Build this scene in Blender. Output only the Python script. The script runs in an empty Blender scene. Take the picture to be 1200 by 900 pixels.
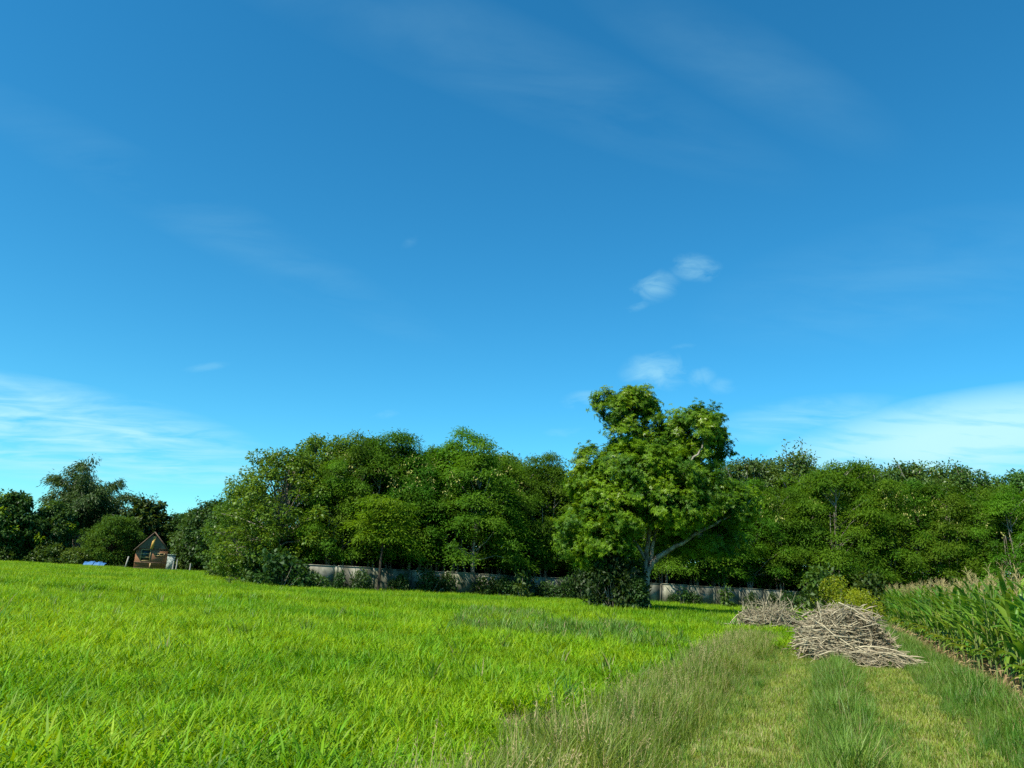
import bpy, bmesh, math, random
import numpy as np
from mathutils import Matrix, Vector, Euler

R = math.radians
rng = np.random.default_rng(11)
random.seed(11)
scene = bpy.context.scene
COL = scene.collection

# ------------------------------------------------------------------ camera
CAM_H, PITCH, ROLL, F = 1.75, 14.1, 3.1, 900.0
CM = Matrix.Rotation(R(90 + PITCH), 4, 'X') @ Matrix.Rotation(R(ROLL), 4, 'Z')
cam_d = bpy.data.cameras.new('camera')
cam = bpy.data.objects.new('camera', cam_d)
COL.objects.link(cam)
cam.matrix_world = Matrix.Translation((0, 0, CAM_H)) @ CM
cam_d.sensor_width = 36.0
cam_d.lens = 36.0 * F / 1200.0
cam_d.clip_start = 0.1
cam_d.clip_end = 8000
scene.camera = cam
M3 = CM.to_3x3()


def ray(u, v):
    return (M3 @ Vector(((u - 600) / F, -(v - 450) / F, -1.0))).normalized()


def at(u, v, Y):
    d = ray(u, v)
    return Vector((0, 0, CAM_H)) + d * (Y / d.y)


def vh(u):
    a, b = ray(u, 0), ray(u, 900)
    m = lambda v: (M3 @ Vector(((u - 600) / F, -(v - 450) / F, -1.0))).z
    return 900 * m(0) / (m(0) - m(900))


def gx(u, Y):
    return at(u, vh(u), Y).x


def ztop(u, v, Y):
    return at(u, v, Y).z


# track frame: s along the track, p across it (right positive)
SA, CA = math.sin(R(22.3)), math.cos(R(22.3))


def sp2xy(s, p):
    return s * SA + p * CA, s * CA - p * SA


def xy2sp(x, y):
    return x * SA + y * CA, x * CA - y * SA


# ------------------------------------------------------------------ helpers
def tag(o, label=None, cat=None, group=None, kind=None):
    if label: o['label'] = label
    if cat: o['category'] = cat
    if group: o['group'] = group
    if kind: o['kind'] = kind
    return o


def link(o):
    COL.objects.link(o)
    return o


def empty(name, loc=(0, 0, 0), rz=0.0):
    o = bpy.data.objects.new(name, None)
    o.empty_display_size = 0.2
    o.location = loc
    o.rotation_euler = (0, 0, rz)
    return link(o)


def copy_tree(o, parent=None):
    c = o.copy()
    link(c)
    if parent is not None:
        c.parent = parent
    for ch in list(o.children):
        copy_tree(ch, c)
    return c


def np_mesh(name, V, Fq, mats, midx=None, smooth=False):
    """V (n,3); Fq (m,k) same-size faces"""
    V = np.asarray(V, np.float32)
    Fq = np.asarray(Fq, np.int32)
    me = bpy.data.meshes.new(name)
    me.vertices.add(len(V))
    me.vertices.foreach_set('co', V.ravel())
    m, k = Fq.shape
    me.loops.add(m * k)
    me.loops.foreach_set('vertex_index', Fq.ravel())
    me.polygons.add(m)
    me.polygons.foreach_set('loop_start', np.arange(0, m * k, k, dtype=np.int32))
    me.polygons.foreach_set('loop_total', np.full(m, k, np.int32))
    for mt in (mats if isinstance(mats, (list, tuple)) else [mats]):
        me.materials.append(mt)
    if midx is not None:
        me.polygons.foreach_set('material_index', np.asarray(midx, np.int32))
    if smooth:
        me.polygons.foreach_set('use_smooth', np.ones(m, bool))
    me.update(calc_edges=True)
    me.validate()
    return me


def mesh_obj(name, me, parent=None):
    o = bpy.data.objects.new(name, me)
    link(o)
    if parent is not None:
        o.parent = parent
    return o


class MB:
    """collects quads; builds ONE mesh"""
    def __init__(self):
        self.V, self.Q, self.M, self.n = [], [], [], 0

    def add(self, V, Q, mi=0):
        V = np.asarray(V, float).reshape(-1, 3)
        Q = np.asarray(Q, int).reshape(-1, 4)
        self.V.append(V)
        self.Q.append(Q + self.n)
        self.M.append(np.full(len(Q), mi))
        self.n += len(V)
        return self

    def box(self, c, s, rot=None, mi=0):
        h = np.array(s) / 2
        v = np.array([[x, y, z] for z in (-1, 1) for y in (-1, 1) for x in (-1, 1)], float) * h
        if rot is not None:
            v = v @ np.array(Euler(rot).to_matrix()).T
        v = v + np.array(c)
        q = [[0, 2, 3, 1], [4, 5, 7, 6], [0, 1, 5, 4], [2, 6, 7, 3], [0, 4, 6, 2], [1, 3, 7, 5]]
        return self.add(v, q, mi)

    def bar(self, a, b, w, t, mi=0, up=(0, 1, 0)):
        a, b = np.array(a, float), np.array(b, float)
        d = b - a
        L = np.linalg.norm(d); d /= L
        u = np.cross(np.array(up, float), d); u /= np.linalg.norm(u)
        n = np.cross(d, u)
        v = []
        for e in (a, b):
            for i, j in ((-1, -1), (1, -1), (1, 1), (-1, 1)):
                v.append(e + u * i * w / 2 + n * j * t / 2)
        q = [[0, 3, 2, 1], [4, 5, 6, 7], [0, 1, 5, 4], [1, 2, 6, 5], [2, 3, 7, 6], [3, 0, 4, 7]]
        return self.add(v, q, mi)

    def tube(self, P, rad, k=6, mi=0):
        P = np.asarray(P, float)
        n = len(P)
        T = np.gradient(P, axis=0)
        T /= np.linalg.norm(T, axis=1, keepdims=True) + 1e-9
        ref = np.array([0.31, 0.95, 0.1])
        U = np.cross(T, ref); U /= np.linalg.norm(U, axis=1, keepdims=True) + 1e-9
        W = np.cross(T, U)
        a = np.linspace(0, 2 * math.pi, k, endpoint=False)
        ring = (np.cos(a)[None, :, None] * U[:, None, :] + np.sin(a)[None, :, None] * W[:, None, :])
        V = P[:, None, :] + ring * np.asarray(rad, float)[:, None, None]
        V = V.reshape(-1, 3)
        Q = []
        for i in range(n - 1):
            for j in range(k):
                Q.append([i * k + j, i * k + (j + 1) % k, (i + 1) * k + (j + 1) % k, (i + 1) * k + j])
        self.add(V, Q, mi)
        return self

    def data(self, name, mats, smooth=False):
        return np_mesh(name, np.concatenate(self.V), np.concatenate(self.Q), mats, np.concatenate(self.M), smooth)

    def build(self, name, mats, parent=None, smooth=False):
        return mesh_obj(name, self.data(name, mats, smooth), parent)


def nrm(a):
    return a / (np.linalg.norm(a, axis=-1, keepdims=True) + 1e-9)


def leaf_geo(C, A, N, L, W, fold=0.22, droop=0.12):
    """one folded pointed quad per leaf"""
    A = nrm(A)
    S = nrm(np.cross(A, N))
    N2 = np.cross(S, A)
    L = np.asarray(L)[:, None]; W = np.asarray(W)[:, None]
    tip = C + A * L - N2 * L * droop
    mid = C + A * L * 0.45 + N2 * W * fold
    V = np.stack([C, mid + S * W / 2, tip, mid - S * W / 2], axis=1).reshape(-1, 3)
    Q = np.arange(len(C) * 4).reshape(-1, 4)
    return V, Q


# ------------------------------------------------------------------ materials
def new_mat(name):
    m = bpy.data.materials.new(name)
    m.use_nodes = True
    nt = m.node_tree
    nt.nodes.clear()
    out = nt.nodes.new('ShaderNodeOutputMaterial')
    return m, nt, out


def leaf_mat(name, ca, cb, trans=0.35, tcol=None, rough=0.5, spec=0.35, nscale=0.25, vary=0.35, dry=None, dry_amt=0.0, hue=0.034):
    """foliage: two base colours mixed by a slow noise over the place and per leaf, plus light through the leaf"""
    m, nt, out = new_mat(name)
    N, L = nt.nodes, nt.links
    geo = N.new('ShaderNodeNewGeometry')
    noi = N.new('ShaderNodeTexNoise'); noi.inputs['Scale'].default_value = nscale; noi.inputs['Detail'].default_value = 3
    L.new(geo.outputs['Position'], noi.inputs['Vector'])
    mr = N.new('ShaderNodeMapRange'); mr.inputs['From Min'].default_value = 0.35; mr.inputs['From Max'].default_value = 0.65
    L.new(noi.outputs['Fac'], mr.inputs['Value'])
    rnd = geo.outputs['Random Per Island']
    ma = N.new('ShaderNodeMath'); ma.operation = 'MULTIPLY_ADD'; ma.inputs[1].default_value = 0.6; ma.inputs[2].default_value = -0.3
    L.new(rnd, ma.inputs[0])
    ad = N.new('ShaderNodeMath'); ad.operation = 'ADD'; ad.use_clamp = True
    L.new(mr.outputs[0], ad.inputs[0]); L.new(ma.outputs[0], ad.inputs[1])
    mix = N.new('ShaderNodeMix'); mix.data_type = 'RGBA'
    mix.inputs['A'].default_value = (*ca, 1); mix.inputs['B'].default_value = (*cb, 1)
    L.new(ad.outputs[0], mix.inputs['Factor'])
    col = mix.outputs['Result']
    if dry:
        gt = N.new('ShaderNodeMath'); gt.operation = 'GREATER_THAN'; gt.inputs[1].default_value = 1 - dry_amt
        L.new(rnd, gt.inputs[0])
        mx = N.new('ShaderNodeMix'); mx.data_type = 'RGBA'
        mx.inputs['B'].default_value = (*dry, 1)
        L.new(gt.outputs[0], mx.inputs['Factor']); L.new(col, mx.inputs['A'])
        col = mx.outputs['Result']
    oi = N.new('ShaderNodeObjectInfo')
    hs = N.new('ShaderNodeHueSaturation')
    v = N.new('ShaderNodeMath'); v.operation = 'MULTIPLY_ADD'; v.inputs[1].default_value = vary; v.inputs[2].default_value = 1 - vary / 2
    L.new(oi.outputs['Random'], v.inputs[0])
    L.new(v.outputs[0], hs.inputs['Value']); L.new(col, hs.inputs['Color'])
    if vary > 0:
        h7 = N.new('ShaderNodeMath'); h7.operation = 'MULTIPLY'; h7.inputs[1].default_value = 7.31
        L.new(oi.outputs['Random'], h7.inputs[0])
        hf = N.new('ShaderNodeMath'); hf.operation = 'FRACT'; L.new(h7.outputs[0], hf.inputs[0])
        hm = N.new('ShaderNodeMath'); hm.operation = 'MULTIPLY_ADD'; hm.inputs[1].default_value = hue; hm.inputs[2].default_value = .5 - hue * .68
        L.new(hf.outputs[0], hm.inputs[0]); L.new(hm.outputs[0], hs.inputs['Hue'])
    col = hs.outputs['Color']
    p = N.new('ShaderNodeBsdfPrincipled')
    p.inputs['Roughness'].default_value = rough
    p.inputs['Specular IOR Level'].default_value = spec
    L.new(col, p.inputs['Base Color'])
    t = N.new('ShaderNodeBsdfTranslucent')
    tm = N.new('ShaderNodeMix'); tm.data_type = 'RGBA'; tm.blend_type = 'MULTIPLY'; tm.inputs['Factor'].default_value = 1
    tm.inputs['B'].default_value = (*(tcol or (1.5, 1.3, 0.6)), 1)
    L.new(col, tm.inputs['A']); L.new(tm.outputs['Result'], t.inputs['Color'])
    ms = N.new('ShaderNodeMixShader'); ms.inputs['Fac'].default_value = trans
    L.new(p.outputs[0], ms.inputs[1]); L.new(t.outputs[0], ms.inputs[2])
    L.new(ms.outputs[0], out.inputs['Surface'])
    return m


def solid_mat(name, ca, cb, scale=4.0, rough=0.8, spec=0.2, stretch=(1, 1, 1), lo=0.35, hi=0.65, bump=0.0, detail=6, island=False):
    m, nt, out = new_mat(name)
    N, L = nt.nodes, nt.links
    tc = N.new('ShaderNodeTexCoord')
    mp = N.new('ShaderNodeMapping'); mp.inputs['Scale'].default_value = stretch
    L.new(tc.outputs['Object'], mp.inputs['Vector'])
    noi = N.new('ShaderNodeTexNoise'); noi.inputs['Scale'].default_value = scale; noi.inputs['Detail'].default_value = detail
    L.new(mp.outputs[0], noi.inputs['Vector'])
    mr = N.new('ShaderNodeMapRange'); mr.inputs['From Min'].default_value = lo; mr.inputs['From Max'].default_value = hi
    L.new(noi.outputs['Fac'], mr.inputs['Value'])
    f = mr.outputs[0]
    if island:
        geo = N.new('ShaderNodeNewGeometry')
        oi = N.new('ShaderNodeObjectInfo')
        a0 = N.new('ShaderNodeMath'); a0.operation = 'ADD'
        L.new(geo.outputs['Random Per Island'], a0.inputs[0]); L.new(oi.outputs['Random'], a0.inputs[1])
        fr = N.new('ShaderNodeMath'); fr.operation = 'FRACT'
        L.new(a0.outputs[0], fr.inputs[0])
        av = N.new('ShaderNodeMix'); av.data_type = 'FLOAT'; av.inputs['Factor'].default_value = 0.7
        L.new(f, av.inputs['A']); L.new(fr.outputs[0], av.inputs['B'])
        f = av.outputs['Result']
    mix = N.new('ShaderNodeMix'); mix.data_type = 'RGBA'
    mix.inputs['A'].default_value = (*ca, 1); mix.inputs['B'].default_value = (*cb, 1)
    L.new(f, mix.inputs['Factor'])
    p = N.new('ShaderNodeBsdfPrincipled')
    p.inputs['Roughness'].default_value = rough
    p.inputs['Specular IOR Level'].default_value = spec
    L.new(mix.outputs['Result'], p.inputs['Base Color'])
    if bump:
        b = N.new('ShaderNodeBump'); b.inputs['Strength'].default_value = bump; b.inputs['Distance'].default_value = 0.05
        L.new(noi.outputs['Fac'], b.inputs['Height']); L.new(b.outputs[0], p.inputs['Normal'])
    L.new(p.outputs[0], out.inputs['Surface'])
    return m


MEADOW = leaf_mat('meadow_leaf', (0.112, 0.282, 0.004), (0.25, 0.425, 0.007), trans=0.42, tcol=(1.5, 1.25, 0.5), rough=0.5, spec=0.22, nscale=0.16, vary=0.5)
VERGE = leaf_mat('verge_leaf', (0.115, 0.21, 0.019), (0.215, 0.295, 0.042), trans=0.4, nscale=0.4, vary=0.4, dry=(0.33, 0.28, 0.12), dry_amt=0.07)
STRIP = leaf_mat('strip_leaf', (0.075, 0.20, 0.018), (0.155, 0.275, 0.035), trans=0.4, nscale=0.4, vary=0.4, dry=(0.33, 0.28, 0.12), dry_amt=0.06)
SHORT = leaf_mat('short_leaf', (0.152, 0.256, 0.024), (0.255, 0.335, 0.046), trans=0.38, nscale=0.6, vary=0.4, dry=(0.34, 0.31, 0.12), dry_amt=0.10)
SEED = solid_mat('seed_head', (0.25, 0.2, 0.09), (0.42, 0.34, 0.17), island=True)
FEATHER = leaf_mat('feathery_leaf', (0.046, 0.135, 0.008), (0.10, 0.205, 0.011), trans=0.4, tcol=(1.35, 1.4, 0.5), rough=0.6, spec=0.12, nscale=0.3, vary=0.45)
PODS = solid_mat('dry_pods', (0.26, 0.27, 0.06), (0.42, 0.41, 0.13), island=True)
TEAK = leaf_mat('teak_leaf', (0.05, 0.12, 0.02), (0.10, 0.19, 0.036), trans=0.32, rough=0.45, spec=0.4, nscale=0.35, vary=0.45)
BROAD = leaf_mat('broad_leaf', (0.055, 0.135, 0.01), (0.12, 0.22, 0.018), trans=0.35, rough=0.45, spec=0.35, nscale=0.35, vary=0.2)
MANGO = leaf_mat('mango_leaf', (0.032, 0.104, 0.004), (0.15, 0.265, 0.007), trans=0.34, tcol=(1.6, 1.5, 0.5), rough=0.5, spec=0.2, nscale=0.5, vary=0.0)
MANGO_TIP_SUN = leaf_mat('mango_young_sunlit_leaf', (0.12, 0.22, 0.008), (0.20, 0.31, 0.012), trans=0.4, rough=0.35, spec=0.4, vary=0.0)  # young leaves on the far trees; painted sunlit highlights on the field mango
DARKLEAF = leaf_mat('dark_leaf', (0.028, 0.078, 0.012), (0.065, 0.13, 0.022), trans=0.28, rough=0.5, spec=0.35, vary=0.4)
BAMBOO = leaf_mat('bamboo_leaf', (0.03, 0.082, 0.016), (0.06, 0.125, 0.026), trans=0.3, rough=0.5, spec=0.25, nscale=0.3, vary=0.2)
OLIVE = leaf_mat('olive_leaf', (0.04, 0.105, 0.010), (0.07, 0.145, 0.016), trans=0.35, rough=0.6, spec=0.15, vary=0.1)
LIME = leaf_mat('lime_leaf', (0.17, 0.27, 0.012), (0.28, 0.34, 0.015), trans=0.4, rough=0.5, nscale=1.5, vary=0.2)
BUSHLEAF = leaf_mat('bush_leaf', (0.035, 0.10, 0.012), (0.085, 0.16, 0.025), trans=0.35, rough=0.5, nscale=0.6, vary=0.6)
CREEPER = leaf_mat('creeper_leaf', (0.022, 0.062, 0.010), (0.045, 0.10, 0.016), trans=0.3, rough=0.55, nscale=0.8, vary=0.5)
CORNLEAF = leaf_mat('corn_leaf', (0.066, 0.188, 0.016), (0.15, 0.288, 0.026), trans=0.4, rough=0.4, spec=0.4, nscale=0.5, vary=0.5)
CORNYEL = leaf_mat('corn_yellow_leaf', (0.13, 0.24, 0.02), (0.28, 0.33, 0.05), trans=0.35, rough=0.5, nscale=3, vary=0.4)
CORNDRY = leaf_mat('corn_dry_leaf', (0.22, 0.16, 0.07), (0.42, 0.33, 0.17), trans=0.25, tcol=(1.2, 1.1, 0.8), rough=0.7, spec=0.1, nscale=3, vary=0.4)
TASSEL = leaf_mat('corn_tassel', (0.30, 0.26, 0.09), (0.46, 0.40, 0.18), trans=0.2, tcol=(1.2, 1.1, 0.8), rough=0.8, spec=0.1, nscale=1, vary=0.4)
CORNSTALK = solid_mat('corn_stalk', (0.11, 0.17, 0.04), (0.2, 0.22, 0.07), scale=3)
BARK = solid_mat('bark', (0.12, 0.10, 0.075), (0.32, 0.28, 0.22), scale=3, stretch=(1, 1, 0.35), rough=0.9, bump=0.5)
PALEBARK = solid_mat('pale_bark', (0.15, 0.13, 0.10), (0.40, 0.37, 0.31), scale=4, stretch=(1, 1, 0.35), rough=0.9, bump=0.5)
DARKBARK = solid_mat('dark_bark', (0.022, 0.018, 0.013), (0.06, 0.05, 0.036), scale=4, stretch=(1, 1, 0.35), rough=0.95, bump=0.5)
STICK = solid_mat('dry_stalk', (0.07, 0.058, 0.034), (0.54, 0.475, 0.31), scale=5, island=True, lo=0.3, hi=0.7)
STICKLEAF = solid_mat('dry_husk', (0.16, 0.125, 0.075), (0.44, 0.37, 0.25), scale=3, island=True)
HEAP = solid_mat('heap_gap_shade', (0.03, 0.022, 0.013), (0.09, 0.068, 0.04), scale=9, bump=0.6)  # dark colour stands in for shade between the stalks


def ground_mat():
    m, nt, out = new_mat('meadow_soil')
    N, L = nt.nodes, nt.links
    geo = N.new('ShaderNodeNewGeometry')
    n1 = N.new('ShaderNodeTexNoise'); n1.inputs['Scale'].default_value = 0.35; n1.inputs['Detail'].default_value = 6
    n2 = N.new('ShaderNodeTexNoise'); n2.inputs['Scale'].default_value = 9; n2.inputs['Detail'].default_value = 5
    L.new(geo.outputs['Position'], n1.inputs['Vector']); L.new(geo.outputs['Position'], n2.inputs['Vector'])
    m1 = N.new('ShaderNodeMix'); m1.data_type = 'RGBA'
    m1.inputs['A'].default_value = (0.05, 0.10, 0.012, 1); m1.inputs['B'].default_value = (0.085, 0.14, 0.018, 1)
    L.new(n1.outputs['Fac'], m1.inputs['Factor'])
    m2 = N.new('ShaderNodeMix'); m2.data_type = 'RGBA'; m2.inputs['B'].default_value = (0.085, 0.065, 0.035, 1)
    mr = N.new('ShaderNodeMapRange'); mr.inputs['From Min'].default_value = 0.5; mr.inputs['From Max'].default_value = 0.62
    L.new(n2.outputs['Fac'], mr.inputs['Value']); L.new(mr.outputs[0], m2.inputs['Factor'])
    L.new(m1.outputs['Result'], m2.inputs['A'])
    p = N.new('ShaderNodeBsdfPrincipled'); p.inputs['Roughness'].default_value = 0.95; p.inputs['Specular IOR Level'].default_value = 0.1
    L.new(m2.outputs['Result'], p.inputs['Base Color'])
    b = N.new('ShaderNodeBump'); b.inputs['Strength'].default_value = 0.6; b.inputs['Distance'].default_value = 0.05
    L.new(n2.outputs['Fac'], b.inputs['Height']); L.new(b.outputs[0], p.inputs['Normal'])
    L.new(p.outputs[0], out.inputs['Surface'])
    return m


GROUND = ground_mat()
PATH = solid_mat('worn_track', (0.17, 0.19, 0.05), (0.29, 0.26, 0.11), scale=3.5, rough=0.95, bump=0.5, detail=8)

# ------------------------------------------------------------------ ground
g = MB()
g.add([[-3000, -3000, 0], [3000, -3000, 0], [3000, 3000, 0], [-3000, 3000, 0]], [[0, 1, 2, 3]])
tag(g.build('ground', GROUND), kind='structure')

trk = MB()
for p0, p1 in ((-1.4, -0.3), (0.7, 1.65)):
    S = np.linspace(-12, 30, 85)
    V = []
    for i, s in enumerate(S):
        e0 = 0.12 * math.sin(s * 1.3 + p0) + 0.05 * math.sin(s * 4.1)
        e1 = 0.12 * math.sin(s * 1.7 + p1 * 3) + 0.05 * math.sin(s * 3.3 + 1)
        for q in (p0 + e0, p1 + e1):
            x, y = sp2xy(s, q)
            V.append([x, y, 0.004])
    trk.add(V, [[2 * i, 2 * i + 1, 2 * i + 3, 2 * i + 2] for i in range(len(S) - 1)])
tag(trk.build('path', PATH), kind='structure')


# ------------------------------------------------------------------ scattering (only for grass and the like)
def scatter(name, src, P, ROT, SCL, cat, label):
    c = bpy.data.collections.new(name + '_source')
    for me in src:
        c.objects.link(bpy.data.objects.new(me.name, me))
    me = bpy.data.meshes.new(name)
    n = len(P)
    me.vertices.add(n)
    me.vertices.foreach_set('co', np.asarray(P, np.float32).ravel())
    a = me.attributes.new('rot', 'FLOAT_VECTOR', 'POINT'); a.data.foreach_set('vector', np.asarray(ROT, np.float32).ravel())
    a = me.attributes.new('scl', 'FLOAT', 'POINT'); a.data.foreach_set('value', np.asarray(SCL, np.float32))
    a = me.attributes.new('vid', 'INT', 'POINT'); a.data.foreach_set('value', rng.integers(0, len(src), n).astype(np.int32))
    me.update()
    o = mesh_obj(name, me)
    ng = bpy.data.node_groups.new(name + '_scatter', 'GeometryNodeTree')
    ng.interface.new_socket('Geometry', in_out='INPUT', socket_type='NodeSocketGeometry')
    ng.interface.new_socket('Geometry', in_out='OUTPUT', socket_type='NodeSocketGeometry')
    N, L = ng.nodes, ng.links
    gi, go = N.new('NodeGroupInput'), N.new('NodeGroupOutput')
    ci = N.new('GeometryNodeCollectionInfo'); ci.inputs['Collection'].default_value = c
    ci.inputs['Separate Children'].default_value = True; ci.inputs['Reset Children'].default_value = True
    ip = N.new('GeometryNodeInstanceOnPoints'); ip.inputs['Pick Instance'].default_value = True

    def attr(nm, t):
        k = N.new('GeometryNodeInputNamedAttribute'); k.data_type = t
        k.inputs['Name'].default_value = nm
        return k.outputs['Attribute']
    L.new(gi.outputs[0], ip.inputs['Points']); L.new(ci.outputs[0], ip.inputs['Instance'])
    L.new(attr('vid', 'INT'), ip.inputs['Instance Index'])
    L.new(attr('rot', 'FLOAT_VECTOR'), ip.inputs['Rotation'])
    L.new(attr('scl', 'FLOAT'), ip.inputs['Scale'])
    L.new(ip.outputs[0], go.inputs[0])
    md = o.modifiers.new('scatter', 'NODES'); md.node_group = ng
    return tag(o, label, cat, kind='stuff')


def blades(r, n, spread, L0, L1, W0, W1, lean, curl, seg=3):
    """strips of quads, arching outwards"""
    V, Q = [], []
    b = 0
    for i in range(n):
        az = r.uniform(0, 2 * math.pi)
        rr = spread * math.sqrt(r.uniform())
        a2 = r.uniform(0, 2 * math.pi)
        pos = np.array([rr * math.cos(a2), rr * math.sin(a2), 0.0])
        L = r.uniform(L0, L1); W = r.uniform(W0, W1)
        th = abs(r.normal(0, lean)); cv = curl * r.uniform(0.3, 1.3)
        d = np.array([math.cos(az), math.sin(az), 0])
        tw = r.uniform(-0.6, 0.6)
        side = np.array([-math.sin(az + tw), math.cos(az + tw), 0])
        for k in range(seg + 1):
            t = k / seg
            w = W * (1 - t ** 2.2) * 0.5 * (0.75 + 0.6 * min(t * 2, 1)) + 0.0006
            V += [pos - side * w, pos + side * w]
            ang = th + cv * t
            pos = pos + (d * math.sin(ang) + np.array([0, 0, 1]) * math.cos(ang)) * L / seg
        for k in range(seg):
            Q.append([b + 2 * k, b + 2 * k + 1, b + 2 * k + 3, b + 2 * k + 2])
        b += 2 * (seg + 1)
    return np.array(V), np.array(Q)


def tufts(name, count, mat, *a, seeds=None, **k):
    res = []
    for i in range(count):
        r = np.random.default_rng(100 + i + len(name))
        m = MB()
        V, Q = blades(r, *a, **k)
        m.add(V, Q)
        if seeds:
            ns, hs = seeds
            V, Q = blades(r, ns, a[1], hs * .8, hs * 1.15, .003, .005, .18, .25, seg=3)
            m.add(V, Q, 1)
            for j in range(ns):    # a drooping little head on each stem
                tip = V[j * 8 + 6]
                C = np.repeat(tip[None], 5, 0) - np.array([0, 0, 1]) * np.linspace(0, .09, 5)[:, None]
                A = r.normal(0, 1, (5, 3)) + np.array([0, 0, 1.2])
                v, q = leaf_geo(C, A, r.normal(0, 1, (5, 3)), np.full(5, .04), np.full(5, .007))
                m.add(v, q, 1)
        res.append(m.data(name, [mat, SEED]))
    return res


def in_view(x, y, mx=1.0):
    return (np.abs(x) < 0.80 * y + 4 * mx)


def value_noise(x, y, sc, seed=0):
    r = np.random.default_rng(seed)
    G = r.uniform(0, 1, (128, 128))
    a, b = x / sc, y / sc
    i, j = np.floor(a).astype(int), np.floor(b).astype(int)
    fa, fb = a - i, b - j
    fa, fb = fa * fa * (3 - 2 * fa), fb * fb * (3 - 2 * fb)
    g00, g10 = G[i % 128, j % 128], G[(i + 1) % 128, j % 128]
    g01, g11 = G[i % 128, (j + 1) % 128], G[(i + 1) % 128, (j + 1) % 128]
    return (g00 * (1 - fa) + g10 * fa) * (1 - fb) + (g01 * (1 - fa) + g11 * fa) * fb


def sample(y0, y1, dens, x0=-95, x1=80):
    n = int((x1 - x0) * (y1 - y0) * dens)
    x = rng.uniform(x0, x1, n); y = rng.uniform(y0, y1, n)
    k = in_view(x, y)
    return x[k], y[k]


# the wall line and the far edge of the meadow
WL, WR = (gx(349, 58), 58.0), (gx(978, 77), 77.0)


def wall_y(x):
    return WL[1] + (x - WL[0]) * (WR[1] - WL[1]) / (WR[0] - WL[0])


def meadow_mask(x, y):
    s, p = xy2sp(x, y)
    e = 0.5 * (value_noise(x, y, 1.3, 3) - .5)
    left = p < -2.75 + 1.6 * e
    beyond = (s > 25.5) & (p < 0.9 + e)
    far = np.where(x > WL[0] - 3, wall_y(x) - 0.2, 104.0)
    bare = (np.hypot(x - gx(643, 9.9), (y - 9.9) * 0.8) < 0.6)
    return (left | beyond) & (y < far) & ~bare


def put(mask_xy, rot_tilt, smin, smax, hn=None):
    x, y = mask_xy
    n = len(x)
    P = np.stack([x, y, np.zeros(n)], 1)
    ROT = np.stack([rng.normal(0, rot_tilt, n), rng.normal(0, rot_tilt, n), rng.uniform(0, 6.283, n)], 1)
    S = rng.uniform(smin, smax, n)
    if hn is not None:
        S = S * hn
    return P, ROT, S


def stack(parts):
    return [np.concatenate([q[i] for q in parts]) for i in range(3)]


near_t = tufts('meadow_tuft', 7, MEADOW, 21, .15, .20, .46, .010, .021, .45, 2.0)
far_t = tufts('meadow_clump', 5, MEADOW, 60, .55, .30, .54, .020, .034, .30, 1.3, seg=2)
near, far = [], []
for y0, y1, d in ((4, 13, 48), (13, 24, 32), (24, 40, 15)):
    x, y = sample(y0, y1, d)
    k = meadow_mask(x, y); x, y = x[k], y[k]
    near.append(put((x, y), .10, .75, 1.15, (0.62 + 0.55 * value_noise(x, y, 2.2, 5) + .3 * value_noise(x, y, .7, 51))))
for y0, y1, d in ((36, 60, 4.2), (60, 104, 2.6)):
    x, y = sample(y0, y1, d)
    k = meadow_mask(x, y); x, y = x[k], y[k]
    far.append(put((x, y), .06, .8, 1.15, 0.8 + 0.4 * value_noise(x, y, 5, 6)))
scatter('meadow_grass', near_t, *stack(near), 'grass', 'bright yellow-green leafy young grass filling the field')
tall_t = tufts('dark_meadow_tuft', 4, STRIP, 14, .16, .35, .7, .016, .03, .35, 1.6)
x, y = sample(21, 36, 9)
k = meadow_mask(x, y) & (value_noise(x, y, 3.1, 31) > .45) & (x > gx(540, 28)) & (x < gx(760, 28))
x2, y2 = sample(6, 60, .5)
k2 = meadow_mask(x2, y2) & (value_noise(x2, y2, 2.7, 32) > .62)
scatter('dark_meadow_grass', tall_t, *put((np.concatenate([x[k], x2[k2]]), np.concatenate([y[k], y2[k2]])), .12, .7, 1.1), 'grass', 'patches of taller deeper green grass in the bright field')
scatter('far_meadow_grass', far_t, *stack(far), 'grass', 'bright green grass of the field towards the wall and cabin')

verge_t = tufts('verge_tuft', 6, VERGE, 34, .13, .34, .72, .005, .010, .36, 1.1, seeds=(1, .7))
strip_t = tufts('strip_tuft', 6, STRIP, 30, .11, .28, .60, .005, .010, .30, 1.1)
short_t = tufts('short_tuft', 5, SHORT, 30, .12, .04, .13, .004, .008, .5, 1.0)
dry_t = tufts('dry_tuft', 5, CORNDRY, 26, .15, .15, .5, .005, .014, .7, 1.3)


def lane(s0, s1, p0, p1, dens):
    n = int((s1 - s0) * (p1 - p0) * dens)
    s = rng.uniform(s0, s1, n); p = rng.uniform(p0, p1, n)
    x, y = sp2xy(s, p)
    e = 0.45 * (value_noise(x, y, 0.9, 9) - .5) + .4 * (value_noise(x, y, .35, 10) - .5)
    k = (p + e > p0) & (p + e < p1) & (y > 4)
    return x[k], y[k], s[k], p[k]


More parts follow.
